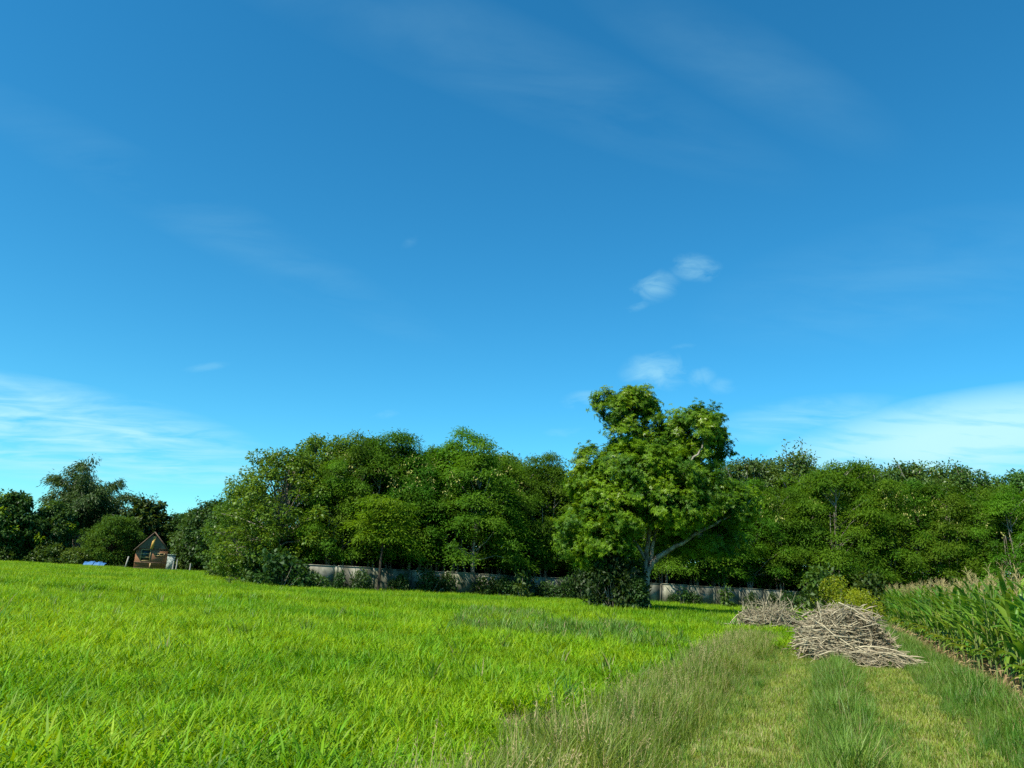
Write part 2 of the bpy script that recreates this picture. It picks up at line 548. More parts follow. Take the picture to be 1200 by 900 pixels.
L_ = []
x, y, s, p = lane(4, 31, -3.25, -1.42, 46)
d = np.minimum(p + 3.25, -1.42 - p)
k = np.hypot(x - gx(643, 9.9), (y - 9.9) * .7) > .6; x, y, d = x[k], y[k], d[k]
L_.append(put((x, y), .12, .75, 1.15, np.clip(.45 + .6 * d, .4, .92) * (.6 + .6 * value_noise(x, y, 1.1, 21))))
scatter('verge_grass', verge_t, *stack(L_), 'grass', 'tall thin grey-green grass with pale seed stems between field and track')
L_ = []
x, y, s, p = lane(4, 21.5, -.28, .62, 52)
d = np.minimum(p + .28, .62 - p)
L_.append(put((x, y), .12, .75, 1.15, np.clip(.5 + 1.2 * d, .4, 1.1) * (.6 + .6 * value_noise(x, y, .8, 22))))
x, y, s, p = lane(4, 50, 1.68, 3.1, 42)
d = np.minimum(p - 1.68, 3.3 - p)
L_.append(put((x, y), .12, .75, 1.15, np.clip(.4 + .8 * d, .4, 1.0) * (.65 + .6 * value_noise(x, y, .9, 23))))
x, y, s, p = lane(24, 50, .3, 1.9, 22)
L_.append(put((x, y), .12, .8, 1.15))
scatter('track_strip_grass', strip_t, *stack(L_), 'grass', 'fresh green tufted grass between and beside the wheel ruts')
L_ = []
for p0, p1 in ((-1.6, -.2), (.6, 1.8)):
    x, y, s, p = lane(4, 27, p0, p1, 75)
    L_.append(put((x, y), .12, .7, 1.2))
scatter('rut_grass', short_t, *stack(L_), 'grass', 'short yellowish worn grass in the two wheel ruts')
L_ = []
x, y, s, p = lane(7, 52, 2.75, 4.0, 26)
L_.append(put((x, y), .25, .5, 1.0))
a = rng.uniform(0, 6.28, 36); q = np.sqrt(rng.uniform(0, 1, 36)) * .5
L_.append(put((gx(643, 9.9) + q * np.cos(a), 9.9 + q * np.sin(a)), .4, .35, .75))
x, y, s, p = lane(4, 26, -1.8, -.95, 20); x2, y2, s2, p2 = lane(4, 24, .3, 1.0, 18); x3, y3, s3, p3 = lane(4, 26, -.65, .1, 18); x4, y4, s4, p4 = lane(4, 26, 1.25, 2.1, 18)
xx, yy = np.concatenate([x, x2, x3, x4]), np.concatenate([y, y2, y3, y4])
k = value_noise(xx, yy, .7, 61) + .5 * value_noise(xx, yy, .25, 62) > .70
scatter('rut_edge_grass', strip_t, *put((xx[k], yy[k]), .2, .25, .6), 'grass', 'half-height green grass fringing the wheel ruts')
scatter('dry_weeds', dry_t, *stack(L_), 'weeds', 'dry brown leaf litter and weeds along the foot of the corn')


# ------------------------------------------------------------------ trees
def cloud(C, spread, n, r, outward=None):
    return C + r.normal(0, 1, (n, 3)) * np.array(spread)


def limb(a, b, r, sag=0.0, n=6, wob=0.06):
    a, b = np.array(a, float), np.array(b, float)
    t = np.linspace(0, 1, n)[:, None]
    P = a + (b - a) * t
    L = np.linalg.norm(b - a)
    P[1:-1] += r.normal(0, wob * L * 0.35, (n - 2, 3))
    P[:, 2] += (np.sin(t[:, 0] * math.pi)) * sag * L
    return P


def feathery(seed, H, Rr, z0=0.26, pods=0):
    """slender trunk, layered soft sprays of fine leaflets"""
    r = np.random.default_rng(seed)
    t = MB()
    tp = np.array([[0, 0, -.1], [r.normal(0, .15), r.normal(0, .15), H * .3], [r.normal(0, .3), r.normal(0, .3), H * .55], [r.normal(0, .4), r.normal(0, .4), H * .85]])
    t.tube(tp, [.13, .105, .08, .03], 7)
    for i in range(2):
        b = r.normal(0, .5, 2)
        t.tube(limb([b[0], b[1], -.1], [b[0] * 2.2, b[1] * 2.2, H * .7], r, 0, 6, .04), np.linspace(.085, .03, 6), 6)
    Vs, Qs, nq = [], [], 0
    m = MB()
    npl = int(74 * (Rr / 3.2) ** 2)
    for i in range(npl):
        z = H * (z0 + (1 - z0) * r.uniform(0.02, .97))
        f = (z / H - z0) / (1 - z0)
        env = Rr * (math.sin(math.pi * min(1, .30 + .66 * f)) ** .85) * (1 + .15 * math.sin(seed + 9 * f))
        az = r.uniform(0, 2 * math.pi)
        rad = env * r.uniform(.3, 1.0) ** .45
        if i % 11 == 0: z = H * r.uniform(.93, 1.07); rad = Rr * r.uniform(0, .65)
        c = np.array([rad * math.cos(az), rad * math.sin(az), z])
        if i % 3 == 0:
            hb = max(.25 * H, z - .9 - rad * .5)
            t.tube(limb([0, 0, hb], c, r, .05, 5), np.linspace(.045, .012, 5), 5)
        o = np.array([math.cos(az), math.sin(az), 0]); sd = np.array([-o[1], o[0], 0])
        k = 230
        sx, sy = r.uniform(.45, .85), r.uniform(.4, .75)
        q = r.normal(0, .55, (k, 3)) * np.array([sx * 1.08, sy * 1.08, .31]) * 1.15
        d2 = q[:, 0] ** 2 + q[:, 1] ** 2
        L = c + q[:, :1] * o + q[:, 1:2] * sd + np.stack([np.zeros(k), np.zeros(k), q[:, 2] - .30 * d2 - .22 * q[:, 0]], 1)
        A = q[:, :1] * o + q[:, 1:2] * sd + r.normal(0, .35, (k, 3)) + np.array([0, 0, -.2])
        Nn = np.array([0, 0, .75]) + r.normal(0, .2, (k, 3)) + .3 * o + .8 * (q[:, :1] * o + q[:, 1:2] * sd + np.stack([np.zeros(k), np.zeros(k), q[:, 2]], 1))
        v, qd = leaf_geo(L, A, Nn, r.uniform(.18, .34, k), r.uniform(.05, .09, k), .1, .2)
        m.add(v, qd)
    if pods:
        for i in range(pods):
            az = r.uniform(0, 6.28); z = H * r.uniform(.72, .98)
            f = (z / H - z0) / (1 - z0)
            rad = Rr * (math.sin(math.pi * min(1, .16 + .80 * f)) ** .7) * 1.02
            c = np.array([rad * math.cos(az), rad * math.sin(az), z])
            k = 9
            v, qd = leaf_geo(c + r.normal(0, .18, (k, 3)), r.normal(0, .4, (k, 3)) + np.array([0, 0, -.7]), r.normal(0, 1, (k, 3)), r.uniform(.16, .26, k), r.uniform(.05, .08, k))
            m.add(v, qd, 1)
    return t.data('trunk', [BARK], True), m.data('crown', [FEATHER, PODS])


def leafy(seed, H, Rr, z0=.3, mat=None, leaf=(.25, .42), wid=.55, clumps=70, per=46, cl=.55, sprouts=0, bark=None, tipmat=None, tips=0.0, droop=.25, squash=1.0, shape=.75):
    """broad-leaved tree: limbs, clumps of leaves over an uneven envelope"""
    r = np.random.default_rng(seed)
    t, m = MB(), MB()
    hub = np.array([r.normal(0, .2), r.normal(0, .2), H * max(.22, z0 * .9)])
    t.tube(limb([0, 0, -.1], hub, r, 0, 5, .03), np.linspace(.022, .016, 5) * H, 8)
    t.tube(limb(hub, [r.normal(0, .3), r.normal(0, .3), H * .82], r, 0, 6, .04), np.linspace(.016, .004, 6) * H, 7)
    for i in range(clumps):
        z = H * (z0 + (1 - z0) * r.uniform(.03, .97))
        f = (z / H - z0) / (1 - z0)
        az = r.uniform(0, 2 * math.pi)
        bump = 1 + .16 * math.sin(3 * az + seed) + .12 * math.sin(5 * az + 7 * f + seed)
        env = Rr * (math.sin(math.pi * min(1, .15 + .80 * f)) ** shape) * bump
        rad = env * r.uniform(.25, 1.0) ** .5
        c = np.array([rad * math.cos(az), rad * math.sin(az), z])
        if i % 3 == 0:
            hb = np.array([hub[0], hub[1], hub[2] + (z - hub[2]) * .45]) if z > hub[2] else hub * np.array([1, 1, .8])
            t.tube(limb(hb, c, r, .05, 5), np.linspace(.006, .0018, 5) * H, 5)
        k = per
        q = r.normal(0, 1, (k, 3)); q = nrm(q) * (r.uniform(.35, 1, (k, 1)) ** .5) * cl * r.uniform(.7, 1.25) * np.array([1, 1, .75 * squash])
        A = q * 1.2 + r.normal(0, .25, (k, 3)) + np.array([0, 0, -droop])
        Nn = q * .6 + np.array([0, 0, .8]) + r.normal(0, .35, (k, 3))
        L = r.uniform(*leaf, k)
        v, qd = leaf_geo(c + q, A, Nn, L, L * wid)
        m.add(v, qd, 1 if (tipmat and r.uniform() < tips * (0.3 + f)) else 0)
    for i in range(sprouts):
        az = r.uniform(0, 6.28); rad = Rr * r.uniform(.05, .6)
        b = np.array([rad * math.cos(az), rad * math.sin(az), H * r.uniform(.86, .95)])
        e = b + np.array([r.normal(0, .5), r.normal(0, .5), r.uniform(.8, 1.7)])
        P = limb(b, e, r, 0, 5, .06)
        t.tube(P, np.linspace(.035, .012, 5), 5)
        for pt in P[1:]:
            k = 7
            q = r.normal(0, .16, (k, 3))
            v, qd = leaf_geo(pt + q, q + r.normal(0, .08, (k, 3)) + np.array([0, 0, .03]), np.array([0, 0, 1.]) + r.normal(0, .4, (k, 3)), r.uniform(.2, .34, k), r.uniform(.11, .17, k))
            m.add(v, qd)
    mats = [mat, tipmat] if tipmat else [mat]
    return t.data('trunk', [bark or BARK], True), m.data('crown', mats)


def bush_mesh(seed, Rr, H, mat, leaf=(.12, .22), n=26, per=34, cl=.35, wid=.55):
    r = np.random.default_rng(seed)
    t, m = MB(), MB()
    for i in range(n):
        az = r.uniform(0, 6.28); f = r.uniform(.08, 1)
        rad = Rr * math.sqrt(r.uniform()) * math.sqrt(max(.05, 1 - (f - .25) ** 2 / .65))
        c = np.array([rad * math.cos(az), rad * math.sin(az), f * H])
        if i % 2 == 0:
            t.tube(limb([c[0] * .15, c[1] * .15, -.05], c, r, .05, 5), np.linspace(.03, .008, 5), 5)
        q = nrm(r.normal(0, 1, (per, 3))) * (r.uniform(.2, 1, (per, 1)) ** .5) * cl * r.uniform(.7, 1.3)
        A = q + r.normal(0, .2, (per, 3)) + np.array([0, 0, -.1])
        L = r.uniform(*leaf, per)
        v, qd = leaf_geo(c + q, A, q * .5 + np.array([0, 0, .8]) + r.normal(0, .4, (per, 3)), L, L * wid)
        m.add(v, qd)
    return t.data('stem', [BARK], True), m.data('foliage', [mat])


def place(name, meshes, loc, rz, sc, label, cat, group=None, parts=('trunk', 'crown')):
    e = empty(name, loc, rz)
    e.scale = sc if isinstance(sc, tuple) else (sc, sc, sc)
    for nm, me in zip(parts, meshes):
        mesh_obj(nm, me, e)
    return tag(e, label, cat, group)


FE = [feathery(31 + i, 11.0, 3.2 + .3 * (i % 3), .24, pods=(0, 26, 0, 14, 0, 34)[i]) for i in range(6)]
TK = [leafy(61 + i, 13.0, 3.3 + .3 * (i % 2), z0=.36, mat=TEAK, leaf=(.2, .34), wid=.55, clumps=120, per=72, cl=.62, sprouts=3 + 2 * i, bark=PALEBARK) for i in range(4)]
BR = [leafy(81 + i, 12.0, 4.6, .06, BROAD, (.18, .30), .5, 300, 92, .62, bark=BARK) for i in range(2)]
DK = [leafy(91 + i, 10.0, 3.6, .12, DARKLEAF, (.34, .56), .55, 190, 52, .7, bark=DARKBARK, sprouts=3) for i in range(3)]


def interp(u, pts):
    return float(np.interp(u, [a for a, b in pts], [b for a, b in pts]))


SKY_F = [(340, 545), (390, 535), (430, 528), (450, 522), (480, 519), (530, 527), (560, 533), (600, 537), (650, 545), (700, 550), (850, 560), (900, 565), (950, 560), (1000, 563), (1050, 566), (1100, 566), (1200, 562), (1400, 565)]
SKY_B = [(340, 515), (380, 510), (425, 502), (450, 520), (480, 526), (530, 533), (560, 522), (600, 524), (640, 533), (700, 540), (850, 528), (900, 524), (950, 527), (985, 545), (1010, 541), (1060, 530), (1100, 541), (1140, 541), (1200, 544), (1400, 556)]
G_FE = 'feathery trees in the wood behind the wall'
G_TK = 'broad-leaved trees rising behind the feathery row'
# front rows of feathery trees just behind the wall line
fe_lab = {
    436: 'feathery green tree behind the wall above the slim dark trunk',
    478: 'tall feathery tree with pale dry pods at its rounded top, right of the dark trunk',
    556: 'feathery tree whose bare trunk, coloured pale for sunlight, shows clearly above the middle of the wall',
    640: 'feathery tree behind the wall, touching the left side of the mango crown',
    880: 'feathery tree behind the wall, touching the right side of the mango crown',
    985: 'feathery tree rising straight behind the large heap of dry stalks',
    1045: 'feathery tree with yellowish pods, above the left corner of the cornfield',
}
us = [385, 412, 436, 457, 478, 503, 530, 556, 584, 612, 640, 672, 705, 742, 780, 816, 850, 880, 915, 950, 985, 1015, 1045, 1080, 1118, 1155, 1195, 1240, 1290, 1345]
for i, u in enumerate(us):
    j = i % 6
    if u in (478,): j = 1
    if u in (1045,): j = 5
    if u < 985:
        x0 = gx(u, 66); Y = wall_y(x0) + 3.5 + (0.8 if i % 2 else 0)
    else:
        Y = 76 + (i % 2) * 1.2 - max(0, (u - 1045)) * .03
    pale = u == 556
    if pale: Y = wall_y(x0) + 1.0
    x = gx(u, Y)
    H = ztop(u, interp(u, SKY_F) - 8, Y) * rng.uniform(.80, 1.02)
    ms = FE[j]
    if pale:
        tm_ = ms[0].copy(); tm_.materials[0] = PALEBARK; ms = (tm_, ms[1])  # paler bark puts sunlight into the colour of this trunk
    place('feathery_tree', ms, (x, Y, 0), rng.uniform(0, 6.28), (H / 11 * rng.uniform(.92, 1.08),) * 2 + (H / 11,), fe_lab.get(u, 'feathery green tree standing in the row behind the concrete wall' if u < 985 else 'feathery green tree in the wood behind the cornfield'),
          'tree', G_FE if u < 985 else 'feathery trees in the wood behind the corn')
for i, u in enumerate(np.arange(372, 1380, 33)):
    x0 = gx(u, 70); Y = (wall_y(x0) if u < 1000 else 77) + 6.6 + 1.2 * (i % 2)
    x = gx(u, Y)
    H = ztop(u, interp(u, SKY_F) + 8, Y) * rng.uniform(.85, .97)
    place('feathery_tree', FE[(i * 5 + 2) % 6], (x, Y, 0), rng.uniform(0, 6.28), H / 11,
          'slender feathery tree deep in the wood, its trunk in shade', 'tree', 'feathery trees deep in the wood')
tk_lab = {0: 'broad-leaved tree with the high point at the left end of the wood', 6: 'broad-leaved tree with thin leafy shoots poking above the feathery row',
          18: 'broad-leaved tree with its top just right of the mango crown'}
for i, u in enumerate(np.concatenate([np.arange(395, 700, 27), np.arange(700, 850, 50), np.arange(850, 1400, 27)])):
    x0 = gx(u, 74); Y = (wall_y(x0) if u < 1000 else 77) + 10.5 + 1.5 * (i % 2)
    if u < 430: Y = 66
    x = gx(u, Y)
    H = ztop(u, interp(u, SKY_B) + (0 if u < 430 else rng.uniform(-7, 14)), Y)
    place('broadleaf_tree', TK[i % 4], (x, Y, 0), rng.uniform(0, 6.28), H / 13.9,
          tk_lab.get(i, 'grey-green broad-leaved tree showing its top above the feathery row'), 'tree', G_TK)
for i, u in enumerate(np.arange(380, 1400, 40)):
    x0 = gx(u, 80); Y = (wall_y(x0) if u < 1000 else 78) + 16
    x = gx(u, Y)
    H = ztop(u, interp(u, SKY_B) + 16, Y)
    place('broadleaf_tree', TK[(i + 2) % 4], (x, Y, 0), rng.uniform(0, 6.28), H / 13.9,
          'broad-leaved tree at the back of the wood, only leafy twigs in sight', 'tree', 'broad-leaved trees at the back of the wood')

# big broad-leaved trees at the left end of the wall
for u, vtop, Y, j, k, lb in ((322, 524, 62, 0, 1.12, 'large round light green tree at the left end of the wall, leafy to the ground'),
                          (372, 508, 66, 1, 1.0, 'tall broad-leaved tree standing over the left corner of the wall'),
                          (280, 566, 66, 1, .9, 'lower light green leafy tree sloping down from the large round tree towards the cabin')):
    H = ztop(u, vtop, Y)
    place('leafy_tree', BR[j], (gx(u, Y), Y, 0), .7 + j, (H / 12 * k, H / 12 * k, H / 12.3), lb, 'tree')
# dark trees between cabin and wood
for u, vtop, Y, j, lb in ((262, 588, 96, 0, 'dark green tree beside the light green leafy tree, left of the wood'),
                          (243, 583, 108, 1, 'dark tree with ragged twiggy top right of the cabin'),
                          (226, 594, 112, 2, 'dark low tree directly right of the cabin, behind the posts'),
                          (203, 600, 118, 0, 'dark tree behind the cabin roof on its right'),
                          (300, 580, 84, 1, 'dark tree hidden behind the light green leafy trees')):
    H = ztop(u, vtop, Y)
    place('dark_tree', DK[j], (gx(u, Y), Y, 0), u, H / 10.6, lb, 'tree')
TKL = leafy(205, 9.0, 2.6, .25, DARKLEAF, (.45, .7), .6, 110, 34, .55, sprouts=7, bark=BARK)
H = ztop(163, 579, 116)
place('teak_tree', TKL, (gx(163, 116), 116, 0), 1, (H / 9.9 * 1.2,) * 2 + (H / 9.9,), 'dark tree with large drooping leaves and bare upper twigs, behind the cabin on its left', 'tree')
MGL = leafy(210, 9.0, 3.2, .12, DARKLEAF, (.36, .55), .48, 210, 56, .62, bark=DARKBARK, tipmat=MANGO_TIP_SUN, tips=.10)
H = ztop(8, 577, 104)
place('mango_tree', MGL, (gx(6, 104), 104, 0), 2.2, H / 9, 'dark round tree with yellow young leaves at the left edge of the view', 'tree')
H = ztop(58, 588, 106)
place('mango_tree', MGL, (gx(57, 106), 106, 0), .4, (H / 9 * .85,) * 2 + (H / 9,), 'dark tree with bright yellow shoots on top, in front of the bamboo', 'tree')
OLV = leafy(220, 6.0, 3.6, .06, OLIVE, (.2, .32), .42, 260, 80, .6, bark=DARKBARK, droop=.1)
H = ztop(131, 606, 106)
place('round_tree', OLV, (gx(131, 106), 106, 0), .4, (H / 6 * .95,) * 2 + (H / 6,), 'smooth olive green dome-shaped tree left of the cabin, over the blue tarps', 'tree')


def bamboo(seed, H, spread):
    r = np.random.default_rng(seed)
    c, m = MB(), MB()
    for i in range(64):
        az = r.uniform(0, 6.28); b = np.array([math.cos(az), math.sin(az), 0]) * r.uniform(0, 1.0)
        az2 = az + r.normal(0, .5); L = H * r.uniform(.7, 1.02); lean = r.uniform(.15, .95)
        sp_i = i < 9
        if sp_i:
            az2 = (-.2, 2.75, 3.0, .2, 1.6, 2.6, 2.1, 4.4, 5.4)[i]; L = H * (1.12, 1.30, 1.22, 1.2, 1.28, 1.34, 1.30, 1.2, 1.1)[i]; lean = (1.15, 1.0, .9, .7, .25, .75, .5, .5, .9)[i]
        o = np.array([math.cos(az2), math.sin(az2), 0])
        t = np.linspace(0, 1, 12)
        out = spread * lean * (t ** 2.2)
        z = L * (t - .30 * lean * t ** 4)
        P = b + out[:, None] * o + z[:, None] * np.array([0, 0, 1])
        c.tube(P, np.linspace(.05, .01, 12), 5)
        for k in range(15 if sp_i else 7):
            tt = r.uniform(.55, 1.0)
            pt = np.array([np.interp(tt, t, P[:, q]) for q in range(3)])
            n = 70
            q = r.normal(0, 1, (n, 3)) * np.array([.5, .5, .28])
            q[:, 2] -= .35 * (q[:, 0] ** 2 + q[:, 1] ** 2)
            A = q * .5 + o * .5 + r.normal(0, .3, (n, 3)) + np.array([0, 0, -.55])
            v, qd = leaf_geo(pt + q + o * .2, A, r.normal(0, .5, (n, 3)) + np.array([0, 0, .8]), r.uniform(.34, .6, n), r.uniform(.09, .14, n))
            m.add(v, qd)
    return c.data('culm', [BARK], True), m.data('crown', [BAMBOO])


BM = bamboo(5, 13.0, 5.2)
H = ztop(92, 546, 114)
place('bamboo_clump', BM, (gx(88, 114), 114, 0), .3, H / 13.6, 'tall dark bamboo clump with arching feathery plumes against the sky', 'bamboo', parts=('culm', 'crown'))

# far trees closing the view behind the cabin side and the left edge
for i, u in enumerate(np.arange(-330, 300, 42)):
    Y = 124 + 4 * (i % 3)
    H = {0: 7.6, 1: 9.0, 2: 6.6}[i % 3]
    place('dark_tree', DK[i % 3], (gx(u, Y), Y, 0), i * 1.3, (H / 10 * 1.3,) * 2 + (H / 10,), 'low dark tree in the far belt behind the cabin and the bamboo', 'tree', 'dark trees of the far belt')

# undergrowth filling the shade under the wood
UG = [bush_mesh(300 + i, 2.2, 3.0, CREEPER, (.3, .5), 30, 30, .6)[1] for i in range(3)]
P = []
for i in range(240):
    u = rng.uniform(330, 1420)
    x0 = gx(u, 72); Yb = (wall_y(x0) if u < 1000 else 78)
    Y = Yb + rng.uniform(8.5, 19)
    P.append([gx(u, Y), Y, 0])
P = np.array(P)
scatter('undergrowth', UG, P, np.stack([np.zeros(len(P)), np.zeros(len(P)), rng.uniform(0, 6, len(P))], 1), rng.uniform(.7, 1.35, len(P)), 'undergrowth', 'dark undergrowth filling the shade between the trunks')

# ------------------------------------------------------------------ the mango tree in the field
TY = 47.0
tx, ty = gx(757, TY), TY
K = TY / F


def tpt(u, v, dy=0.0):
    p = at(u, v, TY)
    return np.array([p.x - tx, dy, p.z])


r = np.random.default_rng(77)
tk = MB()
base = np.array([0, 0, -.1])
fork = tpt(757, 676)
tk.tube([base, tpt(755, 702), tpt(755, 690, -.05), fork], [.42, .33, .27, .25], 10)
limbs = [
    ([fork, tpt(763, 662), tpt(773, 650, -.2), tpt(790, 641, -.4), tpt(812, 627, -.7), tpt(838, 612, -.9), tpt(860, 603, -1)], .19, .05),
    ([fork, tpt(757, 655, .2), tpt(762, 625, .3), tpt(766, 590, .2), tpt(760, 545, 0), tpt(745, 500, .2), tpt(738, 475)], .17, .03),
    ([tpt(761, 668), tpt(766, 640, .4), tpt(778, 605, .5), tpt(790, 570, -.6), tpt(803, 543, -1.7), tpt(815, 531, -1.7), tpt(822, 512, -.6)], .13, .03),
    ([tpt(755, 684), tpt(745, 670, -.2), tpt(735, 655, -.4), tpt(712, 632, -.6), tpt(690, 612, -.8)], .11, .03),
    ([tpt(757, 655, .2), tpt(735, 615, .8), tpt(710, 575, 1.0), tpt(695, 545, .8)], .11, .03),
    ([tpt(762, 625, .3), tpt(752, 585, -1.0), tpt(748, 560, -1.6)], .08, .02),
    ([tpt(766, 600, .3), tpt(775, 570, 1.5), tpt(780, 540, 2.2)], .09, .02),
    ([tpt(838, 612, -.9), tpt(862, 600, -1.2), tpt(872, 588, -1.3)], .06, .02),
    ([tpt(812, 627, -.7), tpt(835, 628, 0), tpt(860, 625, .5)], .05, .02),
]
for P, r0, r1 in limbs:
    P = np.array(P)
    P = np.stack([np.interp(np.linspace(0, len(P) - 1, 3 * len(P)), np.arange(len(P)), P[:, q]) for q in range(3)], 1)
    P[1:-1] += r.normal(0, .03, (len(P) - 2, 3))
    tk.tube(P, np.linspace(r0, r1, len(P)), 8)
lobes = [  # u, v, radius px, depth offset m
    (714, 470, 19, .2), (756, 464, 17, .3), (736, 466, 17, .2), (728, 480, 26, .2), (752, 474, 23, .5), (768, 486, 15, .2), (733, 510, 28, .3),
    (776, 520, 24, .3), (797, 494, 19, .2), (840, 522, 20, -.2), (832, 494, 20, -.2), (780, 528, 30, .4),
    (815, 506, 33, -.5), (798, 512, 26, .2), (822, 535, 27, -.3), (760, 525, 32, .6),
    (696, 540, 24, .6), (690, 565, 28, .2), (722, 550, 32, -.6), (705, 590, 34, -.6),
    (755, 560, 38, -1.8), (785, 560, 36, -1.6), (820, 570, 32, -.8), (845, 590, 30, -.6),
    (775, 592, 36, -2.2), (735, 598, 36, -1.6), (800, 600, 30, -1.8), (862, 605, 22, -.6), (872, 585, 18, -.4),
    (677, 615, 26, -.4), (700, 632, 28, -1.0), (722, 630, 20, -1.2), (668, 640, 17, -.2), (690, 650, 18, -.6),
    (835, 630, 25, .4), (858, 632, 20, .8), (780, 630, 22, 1.4), (810, 640, 20, 1.2),
    (760, 560, 45, 2.2), (720, 600, 40, 2.4), (800, 590, 42, 2.2), (745, 520, 28, 1.8), (808, 530, 28, 1.6), (845, 605, 28, 1.8), (690, 610, 30, 1.8),
]
cr = MB()
for u, v, rp, dy in lobes:
    c = tpt(u, v, dy); rr = rp * K * .93
    ncl = int(max(9, 21 * rr * rr))
    dirs = nrm(r.normal(0, 1, (ncl, 3)))
    for dvec in dirs:
        cc = c + dvec * rr * r.uniform(.62, .98)
        if r.uniform() < .07: continue
        young = r.uniform() < .22 and dvec[2] > -.2  # brighter leaf colour paints sunlit highlights on these clumps
        nro = r.integers(20, 30)
        for k in range(nro):
            rc = cc + r.normal(0, .21, 3) * np.array([1, 1, .75])
            n = 9
            az = np.linspace(0, 6.28, n, endpoint=False) + r.uniform(0, 6)
            ax = nrm(dvec * .8 + np.array([0, 0, .55]) + r.normal(0, .35, 3))
            s1 = nrm(np.cross(ax, [.3, .9, .2])); s2 = np.cross(ax, s1)
            A = np.cos(az)[:, None] * s1 + np.sin(az)[:, None] * s2 + ax * .25 + np.array([0, 0, -.45]) + r.normal(0, .18, (n, 3))
            v4, q4 = leaf_geo(np.repeat(rc[None], n, 0), A, np.repeat(ax[None], n, 0) + r.normal(0, .2, (n, 3)), r.uniform(.14, .25, n), r.uniform(.038, .062, n), .25, .18)
            cr.add(v4, q4, 1 if young else 0)
et = empty('mango_tree', (tx, ty, 0))
tag(et, 'large mango tree with pale forked trunk and glossy clumped crown standing alone in the field', 'tree')
tk.build('trunk', [solid_mat('mango_bark', (.10, .085, .06), (.34, .31, .25), scale=5, stretch=(1, 1, .3), rough=.9, bump=.6)], et, True)
cr.build('crown', [MANGO, MANGO_TIP_SUN], et)
# dark leafy climber mass at its foot
dkb = bush_mesh(410, 1.5, 2.6, CREEPER, (.16, .28), 95, 46, .34)
place('shrub', dkb, (gx(722, 46.6), 46.6, 0), .3, (1.2, .9, 1.3), 'dark dense shrub crowding the foot of the mango trunk on its left', 'shrub', parts=('stem', 'foliage'))
dkb2 = bush_mesh(411, .9, 1.7, CREEPER, (.16, .28), 50, 40, .3)
place('shrub', dkb2, (gx(744, 46.0), 46.0, 0), .3, (.85, .8, 1.05), 'small dark shrub directly in front of the mango trunk', 'shrub', parts=('stem', 'foliage'))

# ------------------------------------------------------------------ concrete wall
def wall_mat():
    m, nt, out = new_mat('weathered_concrete')
    N, L = nt.nodes, nt.links
    tc = N.new('ShaderNodeNewGeometry')
    n1 = N.new('ShaderNodeTexNoise'); n1.inputs['Scale'].default_value = .8; n1.inputs['Detail'].default_value = 7; n1.inputs['Roughness'].default_value = .65
    mp = N.new('ShaderNodeMapping'); mp.inputs['Scale'].default_value = (.8, .8, .35)
    L.new(tc.outputs['Position'], mp.inputs['Vector'])
    n2 = N.new('ShaderNodeTexNoise'); n2.inputs['Scale'].default_value = 1.1; n2.inputs['Detail'].default_value = 5
    L.new(tc.outputs['Position'], n1.inputs['Vector']); L.new(mp.outputs[0], n2.inputs['Vector'])
    c1 = N.new('ShaderNodeValToRGB')
    c1.color_ramp.elements[0].position = .33; c1.color_ramp.elements[0].color = (.05, .06, .032, 1)
    c1.color_ramp.elements[1].position = .68; c1.color_ramp.elements[1].color = (.41, .395, .31, 1)
    e = c1.color_ramp.elements.new(.5); e.color = (.21, .21, .15, 1)
    L.new(n1.outputs['Fac'], c1.inputs['Fac'])
    c2 = N.new('ShaderNodeMapRange'); c2.inputs['From Min'].default_value = .38; c2.inputs['From Max'].default_value = .58
    c2.inputs['To Min'].default_value = .32
    L.new(n2.outputs['Fac'], c2.inputs['Value'])
    mx = N.new('ShaderNodeMix'); mx.data_type = 'RGBA'; mx.blend_type = 'MULTIPLY'; mx.inputs['Factor'].default_value = 1
    L.new(c1.outputs['Color'], mx.inputs['A']); L.new(c2.outputs[0], mx.inputs['B'])
    p = N.new('ShaderNodeBsdfPrincipled'); p.inputs['Roughness'].default_value = .9; p.inputs['Specular IOR Level'].default_value = .15
    L.new(mx.outputs['Result'], p.inputs['Base Color'])
    b = N.new('ShaderNodeBump'); b.inputs['Strength'].default_value = .5; b.inputs['Distance'].default_value = .04
    L.new(n1.outputs['Fac'], b.inputs['Height']); L.new(b.outputs[0], p.inputs['Normal'])
    L.new(p.outputs[0], out.inputs['Surface'])
    return m


WALL = wall_mat()
wdir = Vector((WR[0] - WL[0], WR[1] - WL[1], 0))
WLEN = wdir.length
wa = math.atan2(wdir.y, wdir.x)
we = empty('concrete_wall', (WL[0], WL[1], 0), wa)
tag(we, 'long grey weathered concrete wall stained with moss between the field and the wood', 'wall')
npan = 18
pw = WLEN / npan
for i in range(npan):
    h = 1.83 + .03 * math.sin(i * 1.9)
    pb = MB()
    pb.box((pw * (i + .5), 0, h / 2), (pw - .2, .12, h))
    pb.box((pw * (i + .5), 0, h + .034), (pw - .2, .17, .065))
    pb.build('wall_panel', [WALL], we)
for i in range(npan + 1):
    MB().box((pw * i, 0, .935), (.195, .15, 1.87)).build('wall_post', [WALL], we)

